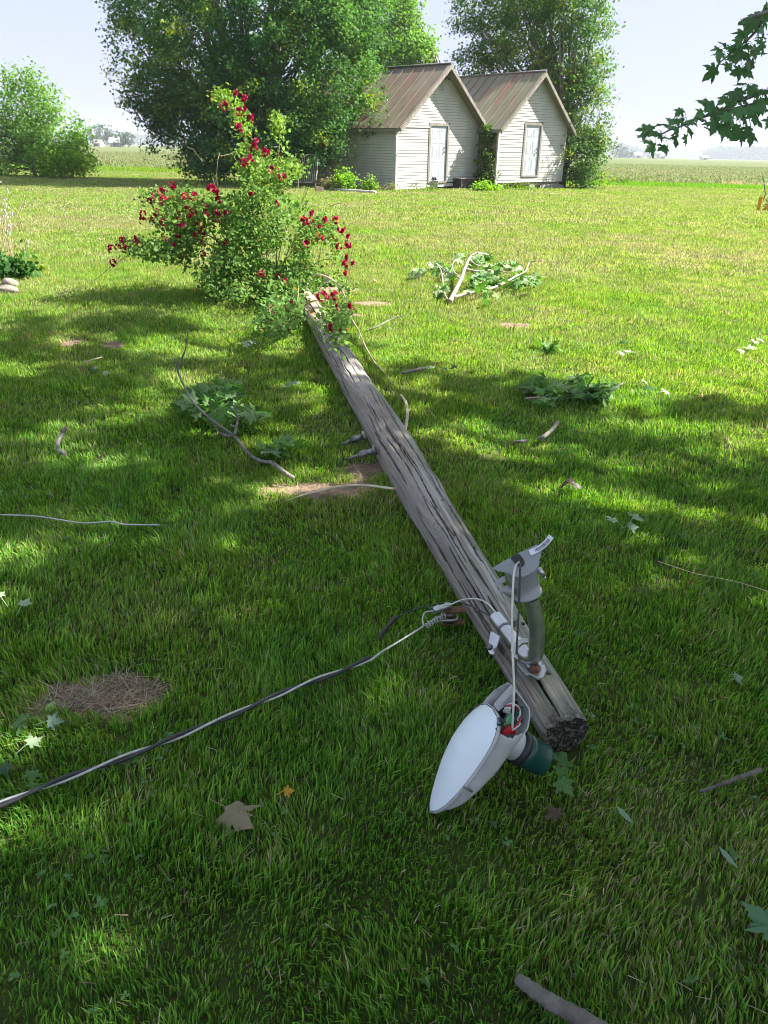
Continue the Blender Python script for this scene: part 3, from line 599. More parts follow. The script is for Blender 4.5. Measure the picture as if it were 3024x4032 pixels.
# bucket by the door
b = at(937, 411); o = empty('bucket', (b[0], b[1], 0)); tag(o, 'white plastic bucket with dark rags on top, in front of the left shed door', 'bucket')
m = MB(); m.smooth = True; m.frame_lathe((0, 0, 0), (1, 0, 0), (0, 1, 0), (0, 0, 1), [(0, .003), (.15, 0), (.175, .36), (.19, .365), (.19, .39), (.17, .39), (.14, .02), (0, .02)], 28); m.build('pail', MT['plasticw'], o, False)
m = MB(); m.smooth = True; m.tube(spline([(-.19, 0, .36), (-.12, -.17, .25), (.12, -.17, .25), (.19, 0, .36)], 5), .005, 5); m.build('handle', MT['aludark'], o, False)
m = MB(); m.smooth = True
for i in range(7):
    a = i*.9; m.tube(spline([(.1*math.cos(a), .1*math.sin(a), .33), (.06*math.cos(a+.6), .06*math.sin(a+.6), .44+.03*(i % 3)), (.13*math.cos(a+1.3), .13*math.sin(a+1.3), .40)], 4), [.02]*4+[.035]*2+[.02]*3, 6)
m.build('rags', MT['cable'], o, False)
# iron bed headboard
b0 = at(662, 407); o = empty('bed_headboard', (b0[0], b0[1], 0)); tag(o, 'rusty white iron bed headboard leaning by the left shed', 'headboard')
m = MB(); m.smooth = True; hw = .36; hh = 1.22
def hp(x, z): return (x+.1*z, .28*z, z*1.0)
m.tube(spline([hp(-hw, 0), hp(-hw, .7), hp(-hw+.02, hh-.12), hp(-.2, hh+.0), hp(0, hh+.05), hp(.2, hh), hp(hw-.02, hh-.12), hp(hw, .7), hp(hw, 0)], 6), .027, 8); m.build('outer_frame', MT['rustw'], o, False)
for i in range(8):
    x = -hw+.08+i*(2*hw-.16)/7; m = MB(); m.tube([hp(x, .22), hp(x, .7), hp(x, hh-.02-.25*abs(x)**1.3)], .016, 6); m.build('bar', MT['rustw'], o, False)
m = MB(); m.tube([hp(-hw, .22), hp(hw, .22)], .014, 6); m.build('cross_rail', MT['rustw'], o, False)
b = at(690, 415); m = MB(); m.box((b[0], b[1], .09), (.3, .2, .2), Matrix.Rotation(.3, 3, 'Z') @ Matrix.Rotation(.12, 3, 'Y')); tag(m.build('loose_brick', MT['brick']), 'pinkish block lying on the ground in front of the bed headboard', 'brick')
a, b = at(716, 412), at(812, 418); m = MB(); m.smooth = True; m.tube(spline([a+[0, 0, .05], (a+b)/2+[0, 0, .045], b+[0, 0, .04]], 6), .055, 12); m.tube([a+[-.08, 0, .05], a+[.02, 0, .05]], .07, 12); tag(m.build('drain_pipe', MT['pvc']), 'grimy white pipe lying in the grass along the left shed', 'pipe')
# weeds by the sheds, vine
def weed(name, label, cat, px, py, h_, r_, n, seed, colr, size=.07, col2=None, zb=None, shape='oval'):
    g = np.random.default_rng(seed); b = at(px, py) if zb is None else np.array(zb); T = empty(name, b); tag(T, label, cat, 'weeds along the sheds' if cat == 'weed' else None)
    st = MB(); st.smooth = True; C = []
    for i in range(max(4, n//14)):
        a = g.uniform(0, 2*np.pi); q = r_*math.sqrt(g.random()); e = b+np.array([math.cos(a)*q, math.sin(a)*q*.6, h_*g.uniform(.5, 1)*(1-.45*q/r_)]); s0 = b+np.array([math.cos(a)*q*.5, math.sin(a)*q*.3, 0])
        st.tube(spline([s0, (s0+e)/2+g.normal(0, .03, 3), e], 3), np.linspace(.006, .002, 7), 4, cap=False)
        for k in range(7): C.append(s0+(e-s0)*g.uniform(.15, 1))
    st.build('stems', MT['stemgreen'], T); C = np.array(C)
    P, Nn, Ax, s = cluster_leaves(C, g, max(2, n*3//len(C)), r_*.16, size); k = P[:, 2] > .01; P, Nn, Ax, s = P[k], Nn[k], Ax[k], s[k]
    V, F, m_ = leaf_mesh(P, Nn, Ax, s, shape); c = np.array(colr)*g.uniform(.7, 1.3, len(P))[:, None]
    if col2 is not None: c = np.where((g.random(len(P)) < .4)[:, None], np.array(col2), c)
    bulk('leaves', V, [F], MT['leaf'], T, col=np.repeat(c, m_, 0)); return T
weed('weed_clump', 'pinkish seed-headed weeds right of the bed headboard', 'weed', 713, 412, .85, .5, 190, 201, (.13, .20, .04), .07, (.34, .24, .15))
weed('weed_clump', 'tallest bright green weed clump against the left shed side wall', 'weed', 744, 413, 1.15, .55, 330, 202, (.20, .40, .04), .09)
weed('weed_clump', 'darker tall weed just behind the brightest clump at the side wall', 'weed', 728, 408, 1.35, .35, 150, 203, (.13, .26, .04), .09)
weed('weed_clump', 'separate light green weed near the left corner of the left shed', 'weed', 798, 413, .68, .42, 210, 204, (.20, .36, .05), .08)
weed('weed_clump', 'thin low dry weed beside the corner trim of the left shed', 'weed', 840, 413, .4, .4, 90, 205, (.16, .22, .05), .06, (.3, .24, .12))
weed('weed_clump', 'low weeds in front of the left panel of the left shed', 'weed', 905, 415, .28, 1.0, 160, 206, (.13, .24, .03), .06)
weed('weed_clump', 'leafy weed between the dark crate and the right shed', 'weed', 1048, 413, .45, .75, 320, 207, (.20, .40, .04), .09)
weed('weed_clump', 'low bright weeds below the right shed door', 'weed', 1120, 411, .25, .9, 170, 208, (.14, .26, .03), .07)
weed('weed_clump', 'low grass clump at the foot of the maple behind the right shed', 'weed', 1330, 398, .5, .8, 260, 209, (.13, .22, .04), .08)
q = in_shed(s2, (-.12, .5, 0)); tree('climbing_vine', 'green vine climbing the bare left wall of the right shed', 'vine', (q.x, q.y), [(1053, 385, q.y-.1, .42, .9), (1050, 340, q.y-.1, .40, 1.1), (1056, 300, q.y-.1, .32, 1.2), (1052, 277, q.y-.1, .2, 1)], 120, 16, .11, [(.09, .17, .03), (.06, .12, .02)], 210, trunk=.03, nlimb=18, sig=.12)
# left edge: tall dry weeds, leafy clump, stones
b = at(-12, 620); g = np.random.default_rng(221)
weed('leafy_plant', 'broad-leaved dark green plant at the left picture edge above the stones', 'plant', 2, 605, .42, .42, 420, 221, (.05, .14, .03), .07)
weed('leafy_plant', 'small yellowish green seedling on the lawn right of the stones', 'plant', 84, 592, .16, .12, 30, 222, (.16, .27, .03), .06)
T = empty('dry_weeds', at(0, 600)); tag(T, 'tall thin dry weed stalks with seed heads at the left picture edge', 'weeds'); m = MB(); m.smooth = True; hd = MB()
for i in range(34):
    s0 = at(g.uniform(-50, 40), g.uniform(575, 600)); e = s0+np.array([g.normal(0, .16), g.normal(0, .1), g.uniform(.5, 1.15)]); m.tube(spline([s0, (s0+e)/2+g.normal(0, .03, 3), e], 3), np.linspace(.005, .002, 7), 4, cap=False)
    for k in range(7): q = s0+(e-s0)*g.uniform(.55, 1)+g.normal(0, .02, 3); hd.box(q, (.012, .012, .02))
m.build('stalks', MT['drystalk'] if 'drystalk' in MT else MT['pale'], T); hd.build('seed_heads', MT['rustw'], T)
def stone(px, py, r, sx, sy, sz, seed, label):
    c = at(px, py); n1, n2 = 20, 14; vs = []
    for i in range(n2+1):
        for j in range(n1):
            t = math.pi*i/n2; p = 2*math.pi*j/n1; d = np.array([math.sin(t)*math.cos(p), math.sin(t)*math.sin(p), math.cos(t)])
            q = r*(.85+.35*noise2(d[0]*1.7+seed, d[1]*1.7+d[2]*1.9+seed, seed)); vs.append(c+d*q*np.array([sx, sy, sz])+[0, 0, r*sz*.5])
    m = MB(); m.smooth = True; m.add(vs, [(i*n1+j, i*n1+(j+1) % n1, (i+1)*n1+(j+1) % n1, (i+1)*n1+j) for i in range(n2) for j in range(n1)]); tag(m.build('stone', MT['stone']), label, 'stone')
stone(22, 620, .085, 1.1, .9, .8, 5, 'upper rounded reddish stone at the left picture edge'); stone(14, 634, .11, 1.25, .8, .5, 9, 'lower flat grey stone in front of the rounded one at the left edge')
# right edge: stake and yellow guards
b = at(1640, 455); m = MB(); m.smooth = True; m.tube([b+[0, 0, 0], b+[.08, 0, .5], aty(1648, 378, b[1])], .016, 8); tag(m.build('garden_stake', MT['iron']), 'thin dark rusty stake standing in the left yellow tube', 'stake')
for (px0, px1, lb, tl) in ((1638, 1638, 'upright yellow plastic tube at the foot of the rusty stake', 0), (1655, 1662, 'tilted yellow plastic tube right of the upright one', .1)):
    b = at(px0, 456); m = MB(); m.smooth = True; e = b+np.array([tl, 0, .42])
    m.tube([b, e], .062, 16, cap=False); m.tube([b+[0, 0, .01], e-[0, 0, .004]], .056, 16, cap=False); m.tube([e-[0, 0, .012], e+[0, 0, .006]], .066, 16, cap=False); tag(m.build('yellow_tube', MT['yellow']), lb, 'tube')
weed('sapling', 'small leafy sapling growing out of the tilted yellow tube', 'plant', 1668, 456, .75, .25, 90, 230, (.07, .15, .03), .08)
# ------------------------------------------------------------------ utility pole lying on the lawn
def Z3(x, y): return (1850+x/3.16)/K, (2050+y/3.16)/K
def Z6(x, y): return (1400+x/1.659)/K, (2050+y/1.659)/K
pole = empty('utility_pole', (POLE_A[0], POLE_A[1], 0)); tag(pole, 'weathered grey wooden utility pole lying across the lawn with a lamp bracket', 'utility pole')
PT = unit(POLE_B-POLE_A); PL = float(np.linalg.norm(POLE_B-POLE_A)); PX = unit(np.cross(PT, [0, 0, 1])); PZ = np.cross(PX, PT)   # PX points to the right seen from the camera
def pole_r(t): return np.interp(t, [0, .05, .1, .2, .3, .5, .7, 1], [.0615, .066, .079, .093, .104, .102, .094, .090])
nth, ns = 240, 1000
sv = (np.linspace(0, 1, ns)**1.55); th = np.linspace(0, 2*np.pi, nth, endpoint=False)
TH, SV = np.meshgrid(th, sv); Rr = pole_r(SV); U = TH*.085; LL = SV*PL
cx_, sx_ = np.cos(TH), np.sin(TH)
def pn(f1, f2, seed, o=3):   # periodic noise in theta, stretched along the log
    a = fbm(cx_*f1+7+LL*0, LL*f2+sx_*f1*1.7, seed, o); return a
wave = (fbm(TH*0+3, LL*.9, 5)-.5)*.35+(fbm(cx_*1.5, LL*2.2+sx_, 6)-.5)*.12
grain = noise2((TH+wave)*26, LL*5, 7)*.35+noise2((TH+wave)*60, LL*14, 8)*.35+noise2((TH+wave)*11, LL*3, 9)*.2+fbm(TH*9, LL*16, 19)*.3
disp = (grain-.6)*.0022+(pn(1.3, 1.1, 10)-.5)*.022+(pn(2.5, 3.5, 12)-.5)*.006
KN = [(1.9, .42, .05), (2.3, 1.15, .055), (1.5, 2.9, .06), (2.4, 3.3, .06), (1.2, 5.0, .07), (1.9, 2.0, .05), (.9, 1.6, .04)]
ring = np.zeros_like(disp)
for (t0, l0, rr) in KN:
    d = np.hypot((TH-t0)*.085, (LL-l0)*.45)/rr; gk = np.exp(-d*d*1.2); disp += .009*gk; ring += gk*np.sin(d*26)*.5
disp += ring*.0012
crack = np.zeros_like(disp)
g = np.random.default_rng(301)
CR = [(1.15, .5, 3.0, .0055, .030), (1.85, .02, .62, .0045, .022), (1.75, 1.25, 2.3, .003, .02), (2.2, .3, 1.0, .003, .018), (1.0, 2.4, 4.4, .005, .025), (1.8, 3.1, 4.2, .0035, .02), (1.25, 4.4, 6.2, .006, .02), (2.5, 1.6, 2.4, .003, .016), (2.75, .7, 1.4, .003, .015), (1.95, 5.0, 6.3, .005, .02)]
for i in range(120):
    l0 = g.uniform(0, 6.0); CR.append((g.uniform(.1, 3.2), l0, l0+g.uniform(.12, .7), g.uniform(.0012, .003)+l0*.0003, g.uniform(.004, .010)))
for i, (t0, l0, l1, wc, dc) in enumerate(CR):
    q = np.clip((LL-l0)/(l1-l0), 0, 1); tt = t0+wave+.10*(fbm(LL*2.3+i*3, LL*0, 40+i)-.5)+.03*(noise2(LL*17+i, LL*0, 60+i)-.5)
    wq = wc*np.sqrt(np.clip(4*q*(1-q), 0, 1))*(.5+.9*noise2(LL*9, LL*0+i, 70)); wq = np.maximum(wq, 1e-5)
    dd = np.abs(((TH-tt+np.pi) % (2*np.pi)-np.pi)*Rr)/wq; crack = np.maximum(crack, dc*np.clip(1-dd, 0, 1)**.5*(q > 0)*(q < 1))
# splintered cross checks about two thirds up
cc_ = np.exp(-((LL-4.35)/.28)**2)*np.exp(-((TH-1.9)/.5)**2); cel = np.abs(noise2(TH*9, LL*9, 90)-.5); crack = np.maximum(crack, cc_*.014*np.clip(1-cel*9, 0, 1))
holes = [(1.22, .20, .0085, .05), (1.28, 1.36, .008, .03), (1.05, 1.30, .009, .02), (1.75, 1.05, .009, .02), (1.1, 2.3, .008, .02)]
for (t0, l0, rr, dp) in holes: crack = np.maximum(crack, dp*(np.hypot((TH-t0)*Rr, LL-l0) < rr))
RR = Rr+disp-crack
# rough rotten near end
endn = (pn(2, 0, 95)-.5)*.03+.004*noise2(TH*9, TH*0, 96); LE = np.clip(LL+np.exp(-LL/.02)*endn, -.02, None)
V = POLE_A+PT*LE[..., None]+RR[..., None]*(np.cos(TH)[..., None]*PX+np.sin(TH)[..., None]*PZ)
base = np.array([.275, .255, .222])*(np.clip(.78+.07*LL, 0, 1.1)*(.62+.76*fbm(cx_*2+5, LL*2.4+sx_*2, 131)))[..., None]*(.38+1.1*grain)[..., None]
base *= (1+.25*ring)[..., None]
warm = np.clip(pn(1.2, .8, 101)*2.4-1.0, 0, 1)[..., None]; base = base*(1-warm*.45)+np.array([.26, .19, .13])*warm*.45
wh = np.clip((noise2((TH+wave)*7, LL*2.6, 103)+noise2(TH*20, LL*9, 104)*.5-.80)*9, 0, 1)*np.clip(1.25-np.abs(LL-1.0)/1.1, 0, 1)*np.clip(1.4-np.abs(TH-1.1), 0, 1)
base = base*(1-.6*wh[..., None])+np.array([.52, .51, .48])*.6*wh[..., None]
alg = np.clip((pn(2.2, 3.0, 105)-.40)*4, 0, 1)*np.clip(1.25-LL/1.3, 0, 1)*np.clip(.35+.35*np.abs(TH-1.3), 0, 1); base = base*(1-.75*alg[..., None])+np.array([.085, .115, .055])*.75*alg[..., None]
rot = np.clip(1-(LL-.045*(pn(4, 0, 107)*2.2-.6))/.03, 0, 1)*np.clip((fbm(TH*9, LL*110, 108)-.3)*3, 0.15, 1); base = base*(1-.7*rot[..., None])+np.array([.022, .02, .017])*.85*rot[..., None]
base = base*(1-.7*(crack > .002))[..., None]  # recess shade also painted into cracks and holes, on top of carved depth
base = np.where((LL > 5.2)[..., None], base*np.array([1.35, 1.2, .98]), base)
idx = np.arange(nth*ns).reshape(ns, nth); Qd = np.stack([idx[:-1], np.roll(idx[:-1], -1, 1), np.roll(idx[1:], -1, 1), idx[1:]], -1).reshape(-1, 4)
Vv = [V.reshape(-1, 3)]; Cc = [base.reshape(-1, 3)]; Ff = [Qd]; nb = nth*ns
# end caps as shrinking rings with rough relief
g = np.random.default_rng(303)
for end, sgn in ((0, -1), (ns-1, 1)):
    prev = idx[end]; ring0 = V[end]; cen = ring0.mean(0)
    for q in np.linspace(.96, .03, 22):
        rel = (noise2(np.cos(th)*q*5+5, np.sin(th)*q*5+5, 111)-.5)*.012+.003*noise2(np.cos(th)*q*16+5, np.sin(th)*q*16+5, 112)
        P = cen+(ring0-cen)*q+PT*(rel*(-sgn)+sgn*(-.012)*(1-q))[:, None]*1.0; Vv.append(P)
        k = noise2(np.cos(th)*q*14+3, np.sin(th)*q*14+3, 113)[:, None]; base_c = np.array([.022, .019, .015])*(1-k)+np.array([.10, .105, .08])*k*(k > .6)+np.array([.035, .03, .024])*k if end == 0 else np.array([.2, .16, .11])*(.6+.6*k)
        Cc.append(base_c*np.ones((nth, 1))); cur = np.arange(nb, nb+nth); nb += nth
        Ff.append(np.stack([prev, np.roll(prev, -1), np.roll(cur, -1), cur], -1)); prev = cur
MT['pole'] = mat('weathered_pole_wood', attr=True, rough=.85, spec=.25, bump=.35, scale=60, bscale=260)
bulk('shaft', np.concatenate(Vv), Ff, MT['pole'], pole, col=np.concatenate(Cc), smooth=True)
# --- lamp arm: one bent pipe strapped to the pole
Yb = at(*Z3(812, 1790), .15)[1]
def dz3(x, y, z=None, Y=None): return at(*Z3(x, y), z) if z is not None else aty(*Z3(x, y), Yb if Y is None else Y)
arm = [dz3(322, 1205, .166), dz3(430, 1345, .164), dz3(560, 1510, .162), dz3(655, 1632, .161), dz3(730, 1700, .163)]
e0 = dz3(812, 1680); arm += [np.array([e0[0], Yb, e0[2]])]+[dz3(*p) for p in ((830, 1540), (834, 1400), (822, 1270), (797, 1140), (775, 1035), (760, 960))]
m = MB(); m.smooth = True; sp = spline(arm, 6); m.tube(sp, .0222, 24, cap=False); sp2 = sp[:3]+[]; m.tube([p for p in sp][::-1], .0205, 24, cap=False)
am = m.build('lamp_arm', MT['alu'], pole)
m = MB(); a0, a1 = sp[0], sp[4]; d = unit(a1-a0); m.smooth = True; 
m.tube([sp[6], sp[6]+d*.007], .0245, 24); am_r = m.build('retaining_ring', MT['aludark'], am)
m = MB(); m.tube([e0+np.array([0, 0, -.034]), e0+np.array([0, 0, -.026])], .023, 20); m.build('crimped_end', MT['alu'], am)
def plate(name, pts, P0, nrm, th, mt_, par, conv=Z3, lift=0.0):
    nrm = unit(np.array(nrm, float)); P0 = np.array(P0)+nrm*lift; out = []
    for (x, y) in pts: dd = ray(*conv(x, y)); out.append(C0+dd*((P0-C0)@nrm)/(dd@nrm))
    m = MB(); m.slab(out, nrm, th); return m.build(name, mt_, par)
sad = plate('base_strap', [(585, 1720), (640, 1742), (700, 1795), (720, 1850), (752, 1892), (800, 1905), (862, 1892), (885, 1835), (868, 1792), (930, 1792), (945, 1850), (905, 1930), (840, 1950), (790, 1922), (745, 1898), (690, 1912), (640, 1862), (590, 1792)], (0, 0, .142), (0, 0, 1), .006, MT['alu'], pole)
plate('strap_lip', [(690, 1912), (745, 1898), (790, 1922), (840, 1950), (905, 1930), (945, 1850), (950, 1862), (912, 1944), (842, 1964), (788, 1938), (745, 1914), (696, 1924)], (0, 0, .150), (0, 0, 1), .006, MT['alu'], sad)
c = dz3(806, 1850, .146); m = MB(); m.frame_lathe(c, (1, 0, 0), (0, 1, 0), (0, 0, 1), [(.003, .014), (.0155, .012), (.0155, 0), (.0155, -.02)], 6); m.build('lag_bolt', MT['rust'], sad)
cl = plate('clamp_plate', [(500, 1232), (560, 1216), (622, 1222), (680, 1258), (712, 1305), (724, 1345), (600, 1332), (545, 1338)], (0, 0, .140), (.25, 0, 1), .005, MT['alu'], pole)
c = dz3(545, 1262, .152); m = MB(); m.frame_lathe(c, (1, 0, 0), (0, 1, 0), (0, 0, 1), [(.001, .012), (.010, .011), (.010, 0), (.010, -.01)], 6); m.build('clamp_nut', MT['aludark'], cl)
c = dz3(665, 1280, .1415); m = MB(); m.frame_lathe(c, (1, 0, 0), (0, 1, 0), (0, 0, 1), [(.0001, .001), (.0065, .001), (.0065, -.003)], 16); m.build('clamp_hole_disc', MT['dark'], cl)  # dark disc standing in for the shade inside a drilled hole
st = plate('side_strap', [(262, 1372), (372, 1438), (352, 1500), (330, 1575), (300, 1665), (262, 1660), (235, 1638), (228, 1585), (240, 1480)], dz3(300, 1500, .125), (-.85, -.35, .75), .005, MT['alu'], pole)
c = dz3(262, 1580, .118); m = MB(); m.frame_lathe(c, unit(np.cross((-.85, -.35, .75), (0, 0, 1))), unit(np.cross((-.85, -.35, .75), np.cross((-.85, -.35, .75), (0, 0, 1)))), unit(np.array((-.85, -.35, .75))), [(.001, .014), (.010, .012), (.010, 0)], 6); m.build('strap_bolt', MT['aludark'], st)
plate('saddle_band', [(505, 1608), (520, 1545), (585, 1492), (662, 1458), (722, 1466), (722, 1512), (655, 1522), (606, 1562), (590, 1640), (596, 1730), (540, 1690)], (0, 0, .150), (-.2, -.1, 1), .006, MT['alu'], pole)
# --- torn fixture neck on top of the arm
cupc = dz3(722, 930); ctop = dz3(640, 640, Y=Yb+.006); ax = unit(ctop-cupc); cx = unit(np.cross(ax, (0, 1, 0))); cy = np.cross(ax, cx)
m = MB(); m.smooth = True; m.frame_lathe(cupc, cx, cy, ax, [(.020, .002), (.037, 0), (.0425, .003), (.0425, .009), (.0385, .011), (.040, .04), (.044, .085), (.047, .10), (.045, .10), (.038, .04), (.036, .012)], 40)
cup = m.build('fixture_neck', MT['greypaint'], pole)
pn_ = unit(-_f*.75+np.array([0, -.05, .55])); P0 = dz3(600, 560, Y=Yb-.035)
shp = [(268, 596), (390, 522), (505, 460), (600, 405), (720, 352), (835, 294), (846, 318), (868, 352), (892, 392), (884, 415), (880, 462), (856, 486), (866, 520), (850, 572), (820, 600), (790, 640), (752, 655), (735, 672), (700, 684), (668, 700), (640, 694), (600, 706), (560, 692), (522, 684), (506, 662), (480, 650), (455, 650), (432, 632), (400, 640), (385, 626), (352, 636), (334, 614), (305, 606), (290, 612)]
plate('torn_plate', shp, P0, pn_, .004, MT['greyin'], cup)
plate('rubber_gasket', [(505, 461), (600, 406), (640, 440), (672, 488), (683, 522), (676, 552), (650, 572), (618, 572), (586, 552)], P0, pn_, .002, MT['blackp'], cup, lift=.003)
plate('wire_hole_patch', [(600, 495), (612, 488), (626, 496), (634, 514), (622, 528), (606, 516)], P0, pn_, .001, MT['dark'], cup, lift=.0036)  # dark patch on the gasket standing in for a shaded opening
def onp(x, y, lift=0., conv=Z3):
    dd = ray(*conv(x, y)); Q0 = P0+pn_*lift; return C0+dd*((Q0-C0)@pn_)/(dd@pn_)
cen = spline([(745, 402), (850, 352), (940, 285), (1015, 193)], 10); nC = len(cen); top = []; bot = []; dirs = []
for i, p in enumerate(cen):
    a = cen[max(i-1, 0)]; b_ = cen[min(i+1, nC-1)]; dd = unit(b_-a); nn = np.array([dd[1], -dd[0]]); lf = .004+.02*(i/nC)**2
    top.append((p+nn*36, lf)); bot.append((p-nn*36, lf)); dirs.append(nn)
m = MB(); vs = [onp(*q, l) for q, l in top]+[onp(*q, l) for q, l in bot]+[onp(*q, l)-pn_*.0006 for q, l in top]+[onp(*q, l)-pn_*.0006 for q, l in bot]
m.smooth = True; m.add(vs, [(i, i+1, i+1+nC, i+nC) for i in range(nC-1)]+[(i+2*nC, i+3*nC, i+1+3*nC, i+1+2*nC) for i in range(nC-1)]); stk = m.build('barcode_sticker', MT['label'], cup)
m = MB(); g = np.random.default_rng(5); x = .20
def stp(t, v, lift=.0006):
    f_ = t*(nC-1); i = min(int(f_), nC-2); fr = f_-i; p = cen[i]*(1-fr)+cen[i+1]*fr; nn = dirs[i]*(1-fr)+dirs[i+1]*fr; return onp(*(p+nn*v), .004+.02*(f_/nC)**2+lift)
while x < .86:
    w_ = g.choice([.006, .006, .011, .018]); m.add([stp(x, 20), stp(x+w_, 20), stp(x+w_, -14), stp(x, -14)], [(0, 1, 2, 3)]); x += w_+g.choice([.008, .008, .014])
x = .30
while x < .85: m.add([stp(x, -18), stp(x+.014, -18), stp(x+.014, -25), stp(x, -25)], [(0, 1, 2, 3)]); x += .024
m.build('barcode', MT['ink'], stk)
# side hardware of the neck
bx = plate('side_channel', [(312, 748), (415, 692), (440, 705), (446, 762), (345, 798), (352, 860), (432, 905), (418, 912), (345, 868), (310, 800)], dz3(380, 760, Y=Yb+.0), (-.3, -1, .5), .012, MT['greypaint'], cup)
m = MB(); m.smooth = True; a = dz3(428, 848, Y=Yb-.03); b_ = dz3(520, 900, Y=Yb-.03); m.tube([a, a+(b_-a)*.1, b_], [.009, .0125, .014], 14); m.build('screw_boss', MT['greypaint'], cup)
m = MB(); a = dz3(862, 600, Y=Yb); b_ = dz3(918, 690, Y=Yb); m.tube([a, b_], .008, 6); m.tube([b_, b_+unit(b_-a)*.012], .004, 8); m.build('clamp_screw', MT['alu'], cup)
# --- line hardware on the left of the pole
def z6(x, y, z): return at(*Z6(x, y), z)
cv = MB(); a, b_ = z6(570, 585, .082), z6(716, 580, .085); uu = unit(b_-a); vv = unit(np.cross((0, 0, 1), uu))
def obox(mb, a, b_, w_, h_): 
    L_ = np.linalg.norm(b_-a); x_ = unit(b_-a); y_ = unit(np.cross((0, 0, 1), x_)); z_ = np.cross(x_, y_); mb.box((a+b_)/2, (L_, w_, h_), Matrix((x_, y_, z_)).transposed())
obox(cv, a, b_, .034, .006); obox(cv, a-np.array([0, 0, .05]), b_-np.array([0, 0, .05]), .034, .006); obox(cv, b_+np.array([0, 0, -.06]), b_+np.array([0, 0, .012]), .04, .008)
cv.tube([a+uu*.022+np.array([0, 0, .012]), a+uu*.022-np.array([0, 0, .062])], .006, 10)
clv = cv.build('clevis_bracket', MT['rust'], pole); m = MB(); m.smooth = True; m.frame_lathe(a+uu*.022-np.array([0, 0, .045]), (1, 0, 0), (0, 1, 0), (0, 0, 1), [(.008, 0), (.022, .002), (.022, .012), (.014, .02), (.022, .028), (.022, .038), (.008, .04)], 20); m.build('spool_insulator', MT['aludark'], clv)
for (p0, p1, lb) in (((782+6, 940), (734, 962), 1), ((806+6, 972), (744, 993), 2)):
    a, b_ = at(*p0, .10), at(*p1, .035); m = MB(); m.smooth = True; q = [a+(b_-a)*t for t in (0, .06, .08, .3, .32, .5, .54, .75, .8, 1)]
    m.tube(q, [.026, .026, .016, .016, .021, .020, .010, .008, .006, .004], 14); m.build('bolt_end', MT['aludark'], pole)
# ------------------------------------------------------------------ cables and wires
def loose(name, label, cat, pts, r, mt_, n=8, smooth=6, flat=None):
    m = MB(); m.smooth = True; m.tube(spline(pts, smooth), r, n, flat=flat); return tag(m.build(name, mt_), label, cat)
cpts = [(801, 1422, .07), (735, 1450, .055), (658, 1477, .05), (600, 1501, .046), (555, 1520, .045), (500, 1545, .045), (436, 1570, .044), (370, 1597, .044), (300, 1624, .046), (238, 1647, .045), (160, 1675, .045), (80, 1706, .045), (0, 1737, .045), (-80, 1768, .045), (-160, 1800, .045)]
cp = spline([at(x, y, z) for x, y, z in cpts], 14); cpA = np.array(cp); Tn = unit(np.gradient(cpA, axis=0)); up = np.array([0, 0, 1.]); sd = unit(np.cross(Tn, up)); arc = np.concatenate([[0], np.cumsum(np.linalg.norm(np.diff(cpA, axis=0), axis=1))])
cab = empty('service_cable', cpA[0]*[1, 1, 0]); tag(cab, 'twisted black and bare aluminium service cable crossing the foreground grass to the pole', 'cable')
for nm, ph, rr, mt_ in (('black_conductor', 0, .0052, MT['cable']), ('bare_conductor', math.pi, .0038, MT['strand'])):
    a = arc*2*math.pi/.30+ph+.6; P = cpA+sd*np.cos(a)[:, None]*.005+np.cross(sd, Tn)*np.sin(a)[:, None]*.005
    if ph: P = np.concatenate([np.array(spline([z6(560, 622, .085), z6(500, 655, .08), z6(430, 700, .075), z6(300, 780, .07), z6(180, 852, .068)], 6)), P])
    m = MB(); m.smooth = True; m.tube(P, rr, 10); m.build(nm, mt_, cab)
m = MB(); m.smooth = True; nC2 = 90; c0, c1 = z6(455, 690, .078), z6(590, 610, .085); dr = unit(c1-c0); sx = unit(np.cross(dr, up)); P = [c0+(c1-c0)*(i/nC2)+(sx*math.cos(i*.55)+np.cross(sx, dr)*math.sin(i*.55))*.0085*(1+.3*math.sin(i*.9)) for i in range(nC2)]
m.tube(P, .0021, 6); m.tube(spline([z6(445, 690, .08), z6(438, 640, .085), z6(455, 600, .09), z6(512, 590, .10)], 5), .003, 6); m.tube(spline([z6(470, 680, .075), z6(560, 655, .07), z6(650, 648, .07), z6(670, 620, .07)], 5), .003, 6); m.build('wrapped_tail', MT['strand'], cab)
m = MB(); m.smooth = True; a, b_ = z6(508, 585, .105), z6(625, 552, .105); m.tube([a, a+(b_-a)*.05, a+(b_-a)*.95, b_], [.006, .011, .011, .006], 14)
for t in (.25, .72): m.frame_lathe(a+(b_-a)*t, (1, 0, 0), (0, 1, 0), (0, 0, 1), [(.0001, .0135), (.0065, .0135), (.0065, 0)], 10)
m.build('splice_connector', MT['alu'], cab)
loose('white_wire', 'white wire looping from the open end of the lamp arm to the splice connector', 'wire', [dz3(360, 1225, .166), z6(925, 612, .185), z6(862, 542, .185), z6(800, 513, .17), z6(740, 511, .155), z6(680, 523, .13), z6(628, 545, .115), z6(606, 548, .113), z6(612, 558, .112)], .0027, MT['whitewire'])
o = empty('black_wire', z6(250, 640, 0)); tag(o, 'thin black wire with a taped end left of the pole beside the clevis', 'wire')
m = MB(); m.smooth = True; m.tube(spline([dz3(350, 1235, .160), z6(885, 628, .165), z6(800, 578, .14), z6(720, 545, .12), z6(640, 533, .11), z6(520, 546, .095), z6(400, 576, .08), z6(290, 622, .065), z6(250, 645, .055)], 6), .0024, 8); m.build('lead', MT['cable'], o)
